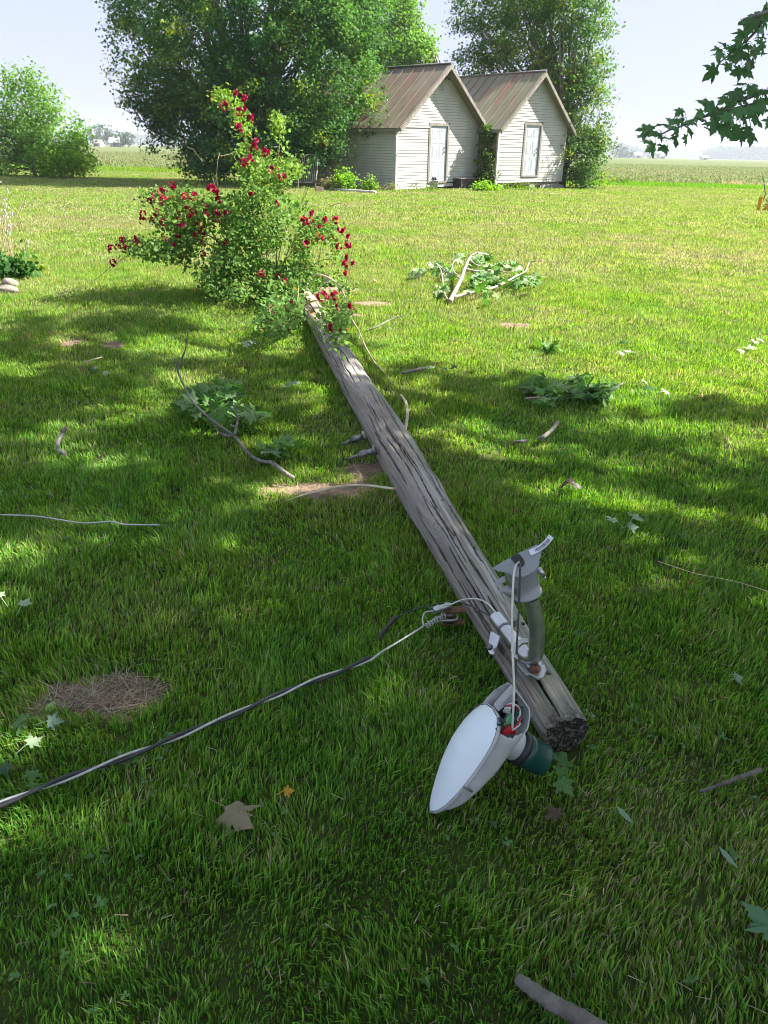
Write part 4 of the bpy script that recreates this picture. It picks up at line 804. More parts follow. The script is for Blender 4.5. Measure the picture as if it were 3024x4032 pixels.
m = MB(); m.smooth = True; m.tube(spline([z6(282, 628, .066), z6(255, 638, .058), z6(235, 665, .052), z6(200, 700, .045), z6(170, 740, .035), z6(148, 782, .028)], 5), list(np.interp(np.arange(26), [0, 5, 12, 20, 25], [.004, .0085, .0075, .0085, .004])), 10); m.build('taped_end', MT['blackp'], o)
loose('fallen_wire', 'thin grey wire lying in the grass at the left edge, above the bare patch', 'wire', [at(x, y, .04) for x, y in ((-40, 1110), (0, 1112), (60, 1114), (100, 1118))]+[at(130, 1123, .03), at(180, 1130, .03), at(240, 1127, .045), at(270, 1133, .035), at(345, 1134, .025)], .0038, MT['strand'])
loose('pale_strip', 'pale strip of split wood curving over the bare dirt left of the pole', 'wood strip', [at(852, 1056, .10), at(800, 1049, .075), at(760, 1048, .06), at(725, 1052, .05), at(690, 1060, .04), at(655, 1069, .03), at(612, 1084, .02)], [.012]*30+[.008, .007, .006, .005, .004, .003, .002], MT['pale'], flat=.35)
loose('pale_strip', 'long pale strip of split wood curling off the far right side of the pole', 'wood strip', [at(648, 668, .10), at(665, 655, .22), at(690, 648, .26), at(722, 655, .22), at(748, 675, .16), at(772, 710, .10), at(790, 750, .06), at(810, 785, .045), at(826, 801, .03), at(850, 832, .025)], [.016]*44+list(np.linspace(.016, .004, 11)), MT['pale'], flat=.35)
loose('pale_strip', 'short pale strip of wood right of the pole middle', 'wood strip', [at(866, 852, .04), at(876, 868, .05), at(880, 890, .05), at(878, 912, .045), at(872, 940, .03)], .010, MT['pale'], flat=.35)
loose('thin_cane', 'thin cane arching over the far end of the pole', 'cane', [at(652, 655, .1), aty(668, 605, 8.0), aty(690, 593, 7.9), aty(725, 610, 7.8), aty(745, 640, 7.6), at(757, 672, .14), at(762, 700, .1)], .008, MT['pale'])
loose('broken_twig', 'dark thin twig lying right of the pole near the roses', 'twig', [at(790, 716, .03), at(815, 705, .07), at(845, 690, .1), at(870, 682, .13), at(886, 674, .16)], list(np.linspace(.009, .003, 25)), MT['twig'])
loose('grass_stem', 'long pale dry grass stem arching over the grass at the right edge', 'stem', [at(1420, 1212, .05), at(1500, 1238, .06), at(1560, 1250, .06), at(1610, 1262, .06), at(1680, 1285, .05)], .0013, MT['straw0'] if 'straw0' in MT else MT['pale'])
# ------------------------------------------------------------------ fallen lamp head
tipP = at(*((1650+100/2.37)/K, (2650+1290/2.37)/K), .03); kz = float((tipP-C0)@_f)/F_PX/2.37
PH = R(13.5); Pp = .853*_r-.522*_u; Tt = -_f; AA = .522*_r+.853*_u; NN = -math.cos(PH)*Pp+math.sin(PH)*Tt; WW = math.sin(PH)*Pp+math.cos(PH)*Tt
def LH(a, n, w_): return tipP+kz*(a*AA+n*NN+w_*WW)
def LP(x, y, w_):
    rx, ry = x-100, -(y-1290); a = rx*.522+ry*.853; p = rx*.853-ry*.522; return LH(a, -(p-w_*math.sin(PH))/math.cos(PH), w_)
head = empty('lamp_head', tipP*[1, 1, 0]); tag(head, 'broken grey lamp head with milky lens and green cap, hanging by two wires', 'lamp')
av = [0, 30, 80, 150, 260, 402, 591, 760, 880, 980, 1060, 1110, 1131]; wv = [0, 70, 128, 185, 240, 292, 335, 352, 345, 312, 245, 155, 0]
wr = lambda a: np.interp(a, av, wv)
# lens dome
na, nw = 46, 33; ta = 1131*(1-np.cos(np.linspace(0, math.pi, na)))/2; Dv = np.interp(ta, [0, 60, 231, 445, 667, 868, 999, 1090, 1131], [0, 20, 66, 118, 140, 118, 76, 26, 0]); Vs = []
for i in range(na):
    for j in range(nw):
        q = math.sin(math.pi*(j/(nw-1)-.5)); w_ = wr(ta[i])*q*.97; Vs.append(LH(ta[i]*.985+8, Dv[i]*(1-abs(q)**2.4)+4, w_))
ii = np.arange(na*nw).reshape(na, nw); Qd = np.stack([ii[:-1, :-1], ii[:-1, 1:], ii[1:, 1:], ii[1:, :-1]], -1).reshape(-1, 4)
bulk('lens', np.array(Vs), [Qd], MT['lens'], head, smooth=True)
# flange round the lens
m = MB(); m.smooth = True; ring_in = []; aa = list(1131*(1-np.cos(np.linspace(0, math.pi, 40)))/2)
lp = [(a, wr(a)) for a in aa]+[(a, -wr(a)) for a in aa[::-1][1:-1]]; nl = len(lp); vs = []
for (s1_, n_) in ((1.0, 5), (1.02, 1), (1.022, -26), (.93, -30)):
    for (a, w_) in lp: vs.append(LH(565+(a-565)*(1+(s1_-1)*.6), n_, w_*s1_))
m.add(vs, [(j*nl+i, j*nl+(i+1) % nl, (j+1)*nl+(i+1) % nl, (j+1)*nl+i) for j in range(3) for i in range(nl)]); m.build('lens_rim', MT['shell'], head)
# housing shell
ab = [40, 100, 170, 240, 320, 400, 480, 560, 640, 720, 790, 860, 930, 1000, 1050, 1100, 1150, 1200, 1250, 1290, 1330, 1365, 1395]
wb = lambda a: np.interp(a, [40, 150, 300, 450, 700, 1000, 1150, 1250, 1330, 1395], [40, 150, 225, 262, 285, 275, 250, 205, 130, 55])
db = lambda a: np.interp(a, [40, 100, 233, 398, 629, 766, 1000, 1150, 1250, 1306, 1350, 1395], [28, 75, 155, 198, 252, 268, 290, 325, 300, 275, 165, 60])
ns_ = 44; vs = []; al_ = np.interp(np.linspace(0, len(ab)-1, 90), np.arange(len(ab)), ab)
for a in al_:
    for j in range(ns_):
        u_ = math.pi*j/(ns_-1)*1.0; c_, s_ = math.cos(u_), math.sin(u_); vs.append(LH(a, -24-(db(a)-24)*abs(s_)**.42, wb(a)*math.copysign(abs(c_)**.42, c_)))
fs = []; kept = []
g = np.random.default_rng(9)
for i in range(len(al_)-1):
    for j in range(ns_-1):
        a = (al_[i]+al_[i+1])/2; u_ = math.pi*(j+.5)/(ns_-1); n_ = 24+(db(a)-24)*abs(math.sin(u_))**.42; w_ = wb(a)*math.copysign(abs(math.cos(u_))**.42, math.cos(u_)); p = n_*math.cos(PH)+w_*math.sin(PH)
        edge = 985+(p-146)*.60+14*math.sin(p*.05)+8*math.sin(p*.13)
        if a > edge and w_ > wb(a)*.15 and n_ < db(a)*.90: continue
        if 880 < a < 985 and p < 130+.0*a and w_ > wb(a)*.5: continue
        fs.append((i*ns_+j, i*ns_+j+1, (i+1)*ns_+j+1, (i+1)*ns_+j))
m = MB(); m.smooth = True; m.add(vs, fs); hs_ = m.build('housing', MT['shell'], head)
sm_ = hs_.modifiers.new('thick', 'SOLIDIFY'); sm_.thickness = .0028; sm_.offset = 0
# ribs on the back near the tip and latch
m = MB(); m.smooth = True
for q in range(4):
    a0 = 120+q*60; m.tube([LH(a0+t*300, -(db(a0+t*300)*1.0)*math.sin(math.pi*(.62-.5*t*.75))**.42-3, wb(a0+t*300)*(.35+.5*t)) for t in np.linspace(0, 1, 10)], .0016, 6)
m.build('back_ribs', MT['shell'], head)
def lbox(mb, pts, w0, w1):   # prism between two widths from zoomed outline
    P = [LP(x, y, w0) for x, y in pts]; Q2 = [LP(x, y, w1) for x, y in pts]; n = len(pts); mb.add(P+Q2, [tuple(range(n))[::-1], tuple(range(n, 2*n))]+[(i, (i+1) % n, (i+1) % n+n, i+n) for i in range(n)])
m = MB(); lbox(m, [(392, 945), (470, 1000), (428, 1062), (350, 1008)], 250, 318); m.build('latch', MT['greypaint'], head)
m = MB(); lbox(m, [(384, 940), (470, 996), (462, 1008), (378, 952)], 318, 326); m.build('latch_pin', MT['aludark'], head)
m = MB(); m.smooth = True; m.tube([LP(520, 800, 290), LP(640, 700, 300), LP(640, 700, 200)], .002, 6)
# plastic inner frame and cooling fins between lens and shell
m = MB()
for i in range(11):
    a = 800+i*38; m.box(LH(a, -30, wr(a)*.80), (kz*14, kz*34, kz*80), Matrix((tuple(AA), tuple(NN), tuple(WW))).transposed())
m.build('cooling_fins', MT['aludark'], head)
m = MB()
for i in range(8):
    t = i/7; xx, yy = 738-112*t, 375+262*t; lbox(m, [(xx-28, yy-10), (xx+34, yy+12), (xx+30, yy+24), (xx-32, yy+2)], 150, 262)
m.build('heat_sink_teeth', MT['blackp'], head)
m = MB(); lbox(m, [(700, 300), (862, 122), (905, 160), (790, 300), (735, 345)], -40, 60); m.build('neck_wall', MT['shell'], head)
m = MB(); lbox(m, [(770, 270), (850, 185), (870, 205), (870, 300), (800, 340)], 60, 64); m.build('inner_plate', MT['greyin'], head)
m = MB(); lbox(m, [(920, 300), (985, 330), (960, 540), (885, 540)], 10, 22); lbox(m, [(935, 320), (975, 340), (945, 530), (915, 530)], 30, 38); pcb = m.build('circuit_board', MT['pcb'], head)
m = MB(); lbox(m, [(730, 330), (1000, 300), (1020, 530), (735, 545)], -150, -140); m.build('interior_shade_sheet', MT['blackp'], head)  # black sheet added to darken the inside of the broken housing
m = MB(); lbox(m, [(820, 370), (858, 360), (850, 460), (775, 475), (780, 440)], 40, 110); lbox(m, [(850, 380), (885, 385), (880, 480), (845, 470)], 20, 60); m.build('terminal_block', MT['palegreen'], head)
m = MB(); lbox(m, [(760, 490), (820, 455), (845, 480), (830, 530), (745, 530)], 110, 190); lbox(m, [(850, 490), (880, 500), (890, 540), (845, 538)], 100, 170); m.build('red_connector', MT['redp'], head)
def hw(name, pts, r_, mt_, w0):
    m = MB(); m.smooth = True; m.tube(spline([LP(x, y, w_) for x, y, w_ in pts], 6), r_, 7); return m.build(name, mt_, head)
hw('red_wire', [(800, 300, 60), (830, 280, 110), (870, 275, 130), (905, 300, 130), (930, 350, 130), (938, 390, 140), (915, 430, 150), (870, 480, 150), (835, 510, 160)], .0022, MT['redp'], 0)
hw('white_lead', [(810, 290, 60), (840, 262, 110), (880, 268, 135), (920, 310, 120), (925, 360, 145), (905, 410, 130), (925, 450, 150), (870, 490, 165), (830, 505, 165)], .0022, MT['plasticw'], 0)
m = MB(); m.smooth = True
for i in range(6): m.tube(spline([LP(775+i*12, 345+i*6, 90), LP(778+i*11, 315+i*3, 120), LP(795+i*8, 292, 130), LP(850, 315, 90)], 4), .0017, 6)
m.build('ribbon_leads', MT['plasticw'], head)
# photocell: collar, black ring, green cap on the back
ac = 928; m = MB(); m.smooth = True; O_ = LH(ac, 0, 0)
def cyl(prof, n=40): mb = MB(); mb.smooth = True; mb.frame_lathe(O_, AA, WW, -NN, [(r_*kz, h_*kz) for r_, h_ in prof], n); return mb
cyl([(150, 280), (150, 400), (138, 425)]).build('collar', MT['shell'], head)
cyl([(140, 412), (166, 416), (168, 480), (150, 484)]).build('black_ring', MT['blackp'], head)
cyl([(150, 478), (161, 482), (161, 545), (156, 550), (156, 715), (148, 735), (120, 742), (.1, 742)]).build('photocell_cap', MT['greencap'], head)
# the two wires the head hangs by
hsrt = onp(612, 515, .006); hend = LP(850, 520, 150)
def hang(name, label, pts, r_, mt_, s, e):
    n = len(pts); P = [s]
    for i, (x, y) in enumerate(pts):
        t = (i+1)/(n+1); yy = s[1]+(e[1]-s[1])*t-.035*math.sin(math.pi*t); P.append(aty(*Z6(x, y), yy))
    return loose(name, label, 'wire', P+[e], r_, mt_)
hang('white_wire', 'straight white wire from the torn lamp neck down into the lamp head', [(1045, 300), (1032, 370), (1026, 500), (1022, 650), (1024, 820), (1030, 950), (1036, 1080), (1032, 1200)], .0029, MT['whitewire'], hsrt, hend)
hang('black_wire', 'straight black wire from the torn lamp neck down into the lamp head', [(1076, 300), (1072, 420), (1068, 550), (1060, 700), (1052, 850), (1044, 1000), (1038, 1100)], .0027, MT['cable'], onp(622, 528, .006), LP(905, 230, 60))
# ------------------------------------------------------------------ rose bush
rb = at(560, 642); rose = empty('rose_bush', (rb[0], rb[1], 0)); tag(rose, 'sprawling climbing rose bush with dark red flowers at the far end of the pole', 'rose bush')
BY = rb[1]; g = np.random.default_rng(401); m = MB(); m.smooth = True
canes = [([(545, 640), (548, 520), (540, 400), (528, 300), (508, 245), (486, 205), (460, 182)], 0, .011), ([(535, 630), (480, 530), (410, 500), (340, 528), (275, 552), (242, 580)], -.25, .008), ([(530, 630), (450, 490), (385, 430), (335, 420), (300, 450)], .1, .008),
         ([(540, 630), (470, 470), (420, 415), (360, 400), (345, 415)], .3, .006), ([(590, 625), (635, 520), (690, 480), (738, 500), (757, 555), (752, 610)], -.1, .007), ([(597, 640), (597, 560), (599, 480), (598, 380), (604, 300), (600, 262)], .1, .009), ([(566, 640), (564, 560), (570, 450), (585, 390)], 0, .009),
         ([(574, 640), (576, 540), (560, 440), (535, 390), (500, 330)], .15, .009), ([(600, 632), (640, 610), (640, 660), (605, 705), (575, 660)], -.55, .006), ([(610, 632), (680, 600), (735, 650), (745, 700), (715, 735)], -.6, .006), ([(540, 620), (440, 520), (380, 540), (330, 560)], -.1, .006),
         ([(556, 640), (500, 480), (470, 400), (470, 350), (475, 330)], .3, .005), ([(585, 640), (620, 480), (650, 440), (668, 400)], .1, .005), ([(590, 640), (700, 560), (745, 600)], -.3, .005), ([(262, 552), (235, 580), (205, 605)], -.25, .003)]
for pts, dy, r_ in canes:
    P = [aty(x, y, BY+dy*(i/(len(pts)-1))+g.normal(0, .03)) for i, (x, y) in enumerate(pts)]
    P = [p if p[2] > .02 else at(*pts[i], .05+.25*(0 < i < len(pts)-1)) for i, p in enumerate(P)]; s_ = spline(P, 5); m.tube(s_, np.linspace(r_*1.1, .003, len(s_)), 6, cap=False)
for i in range(70):
    x, y = g.normal(540, 90), g.normal(500, 70); p = aty(x, y, BY+g.uniform(-.4, .4)); q = p+g.normal(0, .18, 3)+[0, 0, .1]
    if p[2] > .1: m.tube([p, (p+q)/2+g.normal(0, .03, 3), q], [.004, .003, .002], 4, cap=False)
MT['cane'] = mat('rose_cane', (.22, .15, .07), .6, col2=(.16, .24, .06), scale=9); m.build('canes', MT['cane'], rose)
BL = [(485, 208, 18, 10, 80, 0), (512, 240, 9, 20, 50, 0), (530, 300, 11, 36, 110, 0), (545, 350, 26, 26, 160, 0), (602, 290, 10, 40, 120, .1), (570, 385, 50, 38, 560, 0), (625, 365, 28, 26, 170, .1), (550, 475, 70, 66, 1500, 0), (465, 480, 68, 50, 1100, .1), (398, 460, 62, 46, 800, 0),
      (340, 445, 42, 32, 300, 0), (330, 535, 58, 22, 320, -.2), (400, 540, 62, 26, 480, -.1), (460, 560, 60, 34, 600, 0), (520, 600, 85, 42, 1300, 0), (615, 490, 48, 62, 550, .1), (690, 492, 42, 22, 330, -.05), (738, 530, 18, 44, 230, -.1), (600, 560, 62, 42, 900, 0),
      (616, 645, 34, 42, 800, -.5), (604, 690, 32, 26, 480, -.6), (700, 618, 50, 20, 260, -.3), (722, 680, 26, 34, 260, -.7), (650, 600, 50, 26, 330, -.1), (735, 728, 14, 16, 60, -.8)]
C = []; O = []
for (x, y, rx, ry, n, dy) in BL:
    n = int(n*.60)
    a = g.uniform(0, 2*np.pi, n); q = g.random(n)**.42; X_ = x+rx*q*np.cos(a)*1.06; Y_ = y+ry*q*np.sin(a)*1.06; dp = g.normal(0, max(rx, 18)*.0052, n)
    for xx, yy, dd in zip(X_, Y_, dp):
        q_ = aty(xx, yy, BY+dy+dd); C.append(q_ if q_[2] > .06 else at(xx, yy, g.uniform(.05, .38)))
C = np.array(C); C = C[C[:, 2] > .03]
k = g.random(len(C)) < np.clip(-.75+3.0*noise2(C[:, 0]*4.5+20, C[:, 2]*4.5+20, 44), 0, 1); C = C[k]
P, Nn, Ax, s = cluster_leaves(C, g, 4, .045, .043, droop=.1, up=.5); V, F, mm_ = leaf_mesh(P, Nn, Ax, s, 'oval')
cn = np.repeat(fbm(C[:, 0]*2+30, C[:, 2]*2+30, 45), 4)[:, None]; up_ = np.clip((P[:, 2]-.9)/1.0, 0, 1)[:, None]
c = (np.array([.085, .19, .05])*(1-cn)+np.array([.17, .29, .07])*cn)*(1-up_*.5)+np.array([.22, .36, .06])*up_*.5; c *= g.uniform(.7, 1.35, len(P))[:, None]
c = np.where((g.random(len(P)) < .02)[:, None], np.array([.30, .20, .05]), c)
bulk('foliage', V, [F], MT['leaf'], rose, col=np.repeat(c, mm_, 0))
def rosette(mb, c, n, r_, g, col):
    a = np.array([0, 0, 1.]) if abs(n[2]) < .9 else np.array([1., 0, 0]); x = unit(np.cross(n, a)); y = np.cross(n, x)
    for ring, (k, rr, h_, tilt) in enumerate(((6, 1.0, 0, .25), (5, .75, .18, .6), (4, .45, .32, 1.0))):
        o = g.uniform(0, 6)
        for i in range(k):
            t = o+2*math.pi*i/k; d = x*math.cos(t)+y*math.sin(t); s_ = -x*math.sin(t)+y*math.cos(t); L_ = r_*rr*g.uniform(.85, 1.15); b_ = c+n*h_*r_*.6
            f_ = g.uniform(.7, 1.2); mb.cc = tuple(np.array(col)*f_)
            o1 = d*math.cos(tilt)+n*math.sin(tilt)
            mb.add([b_, b_+o1*L_*.6+s_*L_*.42, b_+o1*L_*1.0+s_*L_*.22+n*.1*L_, b_+o1*L_*1.0-s_*L_*.22+n*.1*L_, b_+o1*L_*.6-s_*L_*.42], [(0, 1, 2, 3, 4)])
FL3 = [(330, 200, 1), (388, 185, 0), (290, 235, 0), (265, 265, 0), (455, 240, 0), (490, 230, 1), (225, 335, 0), (225, 372, 0), (340, 262, 0), (270, 370, 0), (300, 330, 0), (470, 300, 0), (425, 320, 0), (480, 345, 0), (507, 330, 0), (335, 380, 0), (420, 365, 0), (438, 385, 1), (555, 265, 0), (565, 300, 0), (560, 340, 1), (525, 385, 0),
       (640, 325, 1), (675, 325, 1), (622, 385, 0), (580, 190, 0), (605, 197, 0), (625, 215, 0), (635, 258, 0), (545, 430, 0), (508, 447, 0), (414, 455, 1), (350, 465, 0), (400, 500, 0), (55, 527, 0), (90, 515, 0), (125, 480, 1), (140, 528, 0), (190, 465, 0), (203, 495, 1), (65, 603, 0), (560, 550, 1), (670, 485, 0), (560, 485, 0), (435, 565, 0),
       (810, 222, 1), (955, 270, 0), (790, 30, 1), (820, 30, 0), (775, 55, 0), (935, 85, 1), (985, 125, 1), (1145, 330, 0), (1100, 375, 0), (1135, 378, 0), (1215, 365, 0), (1275, 370, 0), (1185, 398, 1), (1310, 415, 1), (1345, 455, 0), (1340, 500, 1), (1190, 475, 0), (1125, 485, 1), (1340, 570, 0), (1365, 600, 0), (1290, 515, 0), (1325, 610, 0), (1325, 655, 0),
       (875, 655, 1), (962, 680, 0), (920, 705, 1), (945, 735, 0), (998, 700, 0), (1027, 720, 0), (1200, 775, 1), (1265, 780, 0), (1245, 800, 0), (1290, 838, 0), (1355, 830, 0), (930, 848, 0), (1043, 825, 0), (1010, 862, 0), (918, 905, 0), (965, 935, 1), (1060, 905, 0), (1015, 945, 0), (1260, 950, 0), (1300, 955, 0), (1310, 985, 0)]
FL2 = [(695, 490, 1), (740, 428, 0), (785, 460, 0), (790, 498, 0), (760, 515, 1), (820, 550, 0), (768, 590, 1), (830, 660, 1), (830, 695, 0), (885, 708, 1)]
FL = [(219.4+x*.3968, 329+y*.3968, b) for x, y, b in FL3]+[(164.6+x*.4629, y*.4629, b) for x, y, b in FL2]
tmpl = []
for ti, (k, sp_) in enumerate(((4, .030), (5, .034), (8, .052), (7, .048))):
    mb = MB()
    for i in range(k):
        d = unit(g.normal(0, 1, 3)+np.array([0, -.8, .3])); rosette(mb, d*sp_*g.uniform(.5, 1.0), d, .024, g, (.38, .012, .045) if g.random() < .6 else (.52, .06, .14))
    o = mb.build('flower_cluster', MT['flower'], None, col=True); tmpl.append(o.data); bpy.data.objects.remove(o)
for i, (x, y, b) in enumerate(FL[:99]):
    dy = -.42 if y < 560 else -.62
    if y < 330: dy = -.2
    if x < 380: dy = -.5
    if y > 640: dy = -.85
    p = aty(x, y, BY+dy+g.uniform(-.08, .08))
    if p[2] < .2: p = at(x, y, g.uniform(.22, .4))
    o = bpy.data.objects.new('flower_cluster', tmpl[(2 if b else 0)+int(g.integers(0, 2))]); COL.objects.link(o); o.parent = rose; o.matrix_parent_inverse = pinv(rose)
    o.location = tuple(p); o.rotation_euler = (g.uniform(-.4, .4), g.uniform(-.6, .6), g.uniform(-1.2, 1.2)); s_ = g.uniform(.75, 1.05); o.scale = (s_, s_, s_)
m = MB(); b = at(693, 618); m.box(b+[0, 0, .05], (.26, .06, .07), Matrix.Rotation(.9, 3, 'Z') @ Matrix.Rotation(-.35, 3, 'Y')); m.box(b+[.06, -.1, .03], (.22, .10, .06), Matrix.Rotation(.2, 3, 'Z')); tag(m.build('dark_stub', MT['dark']), 'dark wood stub in the hole beside the far end of the pole', 'wood stub')  # two near-black boxes set at the hole by the butt
# ------------------------------------------------------------------ fallen branches with leaves
def leaf_patch(ell, g, sz, cols, zr=(.03, .14), per=1.0, pts=None, drp=.1, up=.9):
    P = []
    for (x, y, rx, ry, n) in ell:
        n = int(n*per); a = g.uniform(0, 2*np.pi, n); q = g.random(n)**.5; z = g.uniform(*zr, n)
        for k in range(n): P.append(at(x+rx*q[k]*math.cos(a[k]), y+ry*q[k]*math.sin(a[k]), z[k]))
    P = np.array(P); n = len(P); Nn = g.normal(0, .55, (n, 3)); Nn[:, 2] += up; Nn = unit(Nn); Ax = g.normal(0, 1, (n, 3)); Ax[:, 2] -= drp; Ax = unit(Ax-Nn*np.sum(Ax*Nn, 1, keepdims=True))
    V, F, m_ = leaf_mesh(P, Nn, Ax, sz*g.uniform(.75, 1.25, n), 'maple'); c = np.array(cols)[g.integers(0, len(cols), n)]*g.uniform(.8, 1.2, n)[:, None]
    return V, F, np.repeat(c, m_, 0)
GR = [(.09, .22, .04), (.12, .27, .05), (.07, .17, .035)]; SIL = [(.22, .33, .15), (.28, .38, .20), (.17, .28, .11)]
def branch(name, label, conv, paths, ells, sz, cols, seed, tm, zr=(.03, .14), per=1.0, cat='branch', group='storm-broken branches'):
    g = np.random.default_rng(seed); q0 = conv(*paths[0][0][0][:2]); b = at(*q0); T = empty(name, b); tag(T, label, cat, group); m = MB(); m.smooth = True
    for pts, r0, r1 in paths:
        P = [at(*conv(p[0], p[1]), p[2]) for p in pts]; s_ = spline(P, 5); m.tube(s_, np.linspace(r0, r1, len(s_)), 8)
    m.build('wood', tm, T)
    if ells:
        E = [(*conv(x, y), rx*conv.k, ry*conv.k, n) for x, y, rx, ry, n in ells]; V, F, c = leaf_patch(E, g, sz, cols, zr, per); bulk('leaves', V, [F], MT['leafdark'], T, col=c)
    return T
class CV:
    def __init__(s, ox, oy, k): s.ox, s.oy, s.k = ox, oy, k
    def __call__(s, x, y): return s.ox+x*s.k, s.oy+y*s.k
A7 = CV(768, 494, .3306); B5 = CV(329, 658, .3637); Z7 = CV(0, 658, .3637); C6 = CV(1097, 713, .3386); D3 = CV(0, 1206.9, .3968); E3 = CV(1152, 1371.5, .3224); L4 = CV(658, 1700.6, .6031)
branch('fallen_branch', 'largest fallen maple branch with pale bark and wilted leaves right of the roses', A7,
       [([(615, 478, .03), (640, 430, .06), (690, 330, .12), (715, 260, .18), (750, 185, .24), (800, 160, .26), (870, 172, .2)], .028, .009), ([(640, 450, .05), (720, 425, .07), (820, 405, .09), (880, 392, .11), (960, 360, .13), (1050, 310, .16), (1110, 280, .2), (1135, 225, .26), (1190, 210, .3), (1225, 212, .3)], .018, .004),
        ([(610, 470, .03), (588, 440, .05), (575, 380, .09), (565, 300, .14), (552, 260, .18), (520, 220, .22), (482, 202, .22), (478, 180, .26), (500, 178, .3)], .010, .003), ([(690, 330, .12), (640, 300, .13), (580, 270, .14), (530, 225, .18)], .011, .005),
        ([(690, 322, .12), (650, 290, .16), (632, 250, .2), (648, 210, .25), (690, 190, .22)], .010, .004), ([(720, 262, .18), (800, 276, .14), (900, 270, .12), (1000, 285, .1), (1060, 262, .12)], .010, .004), ([(745, 205, .22), (800, 240, .16), (890, 250, .1)], .009, .004), ([(798, 162, .26), (806, 115, .38)], .007, .003)],
       [(400, 270, 40, 16, 10), (440, 285, 30, 12, 6), (520, 240, 50, 30, 16), (560, 270, 60, 26, 22), (680, 180, 28, 22, 12), (640, 310, 50, 28, 18), (820, 190, 60, 32, 34), (780, 220, 40, 35, 22), (900, 240, 100, 32, 48), (1010, 245, 70, 24, 32), (800, 340, 60, 55, 38), (880, 330, 90, 55, 64), (1000, 360, 40, 22, 14), (1110, 330, 78, 42, 60), (1180, 330, 36, 35, 16), (570, 390, 48, 16, 13), (850, 450, 25, 8, 5), (780, 395, 30, 18, 9), (950, 430, 30, 6, 3)],
       .10, GR+SIL[:2], 501, MT['paletwig'], (.03, .16), .8)
branch('fallen_branch', 'grey fallen branch with maple leaves coloured darker for shade left of the pole', B5,
       [([(838, 1030, .03), (790, 1000, .06), (740, 960, .07), (705, 938, .05), (650, 930, .03), (600, 905, .04), (560, 870, .06), (520, 820, .09), (480, 775, .13), (400, 720, .19), (330, 665, .23), (270, 610, .27), (220, 540, .31), (178, 462, .36), (152, 400, .40), (146, 360, .44), (130, 320, .48)], .0115, .004), ([(150, 390, .42), (170, 330, .47), (195, 270, .53), (206, 200, .6), (212, 150, .65)], .006, .0022),
        ([(480, 777, .13), (450, 780, .11), (410, 766, .10), (392, 745, .10), (370, 728, .1), (364, 680, .14), (370, 600, .2)], .009, .005), ([(488, 772, .13), (500, 730, .16), (506, 680, .2), (496, 620, .25), (490, 580, .28)], .009, .004), ([(498, 724, .16), (470, 720, .16), (455, 692, .15), (400, 640, .17), (372, 612, .2)], .008, .003), ([(700, 938, .05), (722, 930, .08)], .006, .003)],
       [(230, 590, 100, 45, 34), (390, 560, 110, 55, 46), (400, 505, 95, 35, 20), (320, 620, 90, 50, 34), (480, 640, 60, 50, 26), (560, 650, 60, 34, 22), (620, 648, 36, 24, 9), (300, 500, 40, 20, 7), (450, 500, 50, 30, 10), (420, 690, 60, 24, 12)], .085, GR+[GR[2], SIL[2]], 502, MT['twig'], (.03, .20), .75)  # leaf mix leans dark to carry the shade on this side
branch('leafy_sprig', 'left maple sprig of a pair on the lawn, a pale twig in front', C6, [([(110, 436, .05), (170, 432, .06), (235, 430, .06), (270, 458, .06), (305, 487, .04)], .0055, .003), ([(110, 436, .05), (160, 455, .03)], .003, .002)], [(200, 355, 85, 32, 26), (290, 400, 75, 36, 26), (210, 450, 45, 9, 5)], .088, GR+[SIL[0]], 503, MT['paletwig'], (.03, .1), 1, 'sprig', 'maple sprigs on the lawn')
branch('leafy_sprig', 'right maple sprig of a pair on the lawn, its stem end pointing right', C6, [([(560, 400, .04), (620, 398, .05), (665, 378, .06), (700, 358, .06), (730, 342, .07)], .006, .008)], [(440, 315, 45, 14, 12), (520, 380, 115, 46, 54), (620, 370, 48, 36, 16), (570, 420, 56, 14, 10)], .088, GR+[SIL[0]], 504, MT['twig'], (.03, .1), 1, 'sprig', 'maple sprigs on the lawn')
branch('leafy_sprig', 'small dark maple sprig right of the scuffed grass patch', C6, [([(230, 115, .04), (262, 100, .05), (290, 95, .05)], .004, .003)], [(258, 102, 48, 22, 16)], .088, GR, 505, MT['twig'], (.03, .1), 1, 'sprig', 'maple sprigs on the lawn')
branch('leafy_sprig', 'cluster of pale maple leaves on the grass between the left branch and the pole', B5, [([(690, 850, .05), (760, 845, .05), (830, 830, .05)], .003, .002)], [(690, 852, 40, 26, 5), (770, 850, 36, 14, 5), (835, 826, 36, 22, 5)], .09, [GR[1], (.25, .36, .2)], 506, MT['twig'], (.05, .08), 1, 'sprig', 'maple sprigs on the lawn')
def px_seed(t): return sum(map(ord, t)) % 97
def stick(label, conv, pts, r0, r1, mt_='twig', name='fallen_stick'):
    P = [at(*conv(x, y), z) for x, y, z in pts]; s_ = spline(P, 6); r_ = np.linspace(r0, r1, len(s_))*(.90+.2*noise2(np.arange(len(s_))*.8+px_seed(label), 0*np.arange(len(s_)), 3)); m = MB(); m.smooth = True; m.tube(s_, r_, 10)
    return tag(m.build(name, MT[mt_]), label, 'stick', 'sticks on the lawn')
stick('dark curved stick standing out of the grass right of the pole middle', C6, [(195, 695, .03), (225, 682, .05), (260, 655, .06), (300, 615, .08), (320, 583, .10)], .013, .010)
stick('short low stick half buried left of the dark curved one', C6, [(35, 714, .03), (80, 710, .05), (122, 706, .04)], .007, .010)
stick('small brown stick near the far right side of the pole', A7, [(295, 945, .03), (380, 926, .05), (468, 908, .06)], .010, .013)
stick('curved grey stick standing in the grass at the far left', Z7, [(397, 728, .12), (370, 762, .09), (347, 812, .06), (346, 860, .04), (385, 885, .03)], .010, .013)
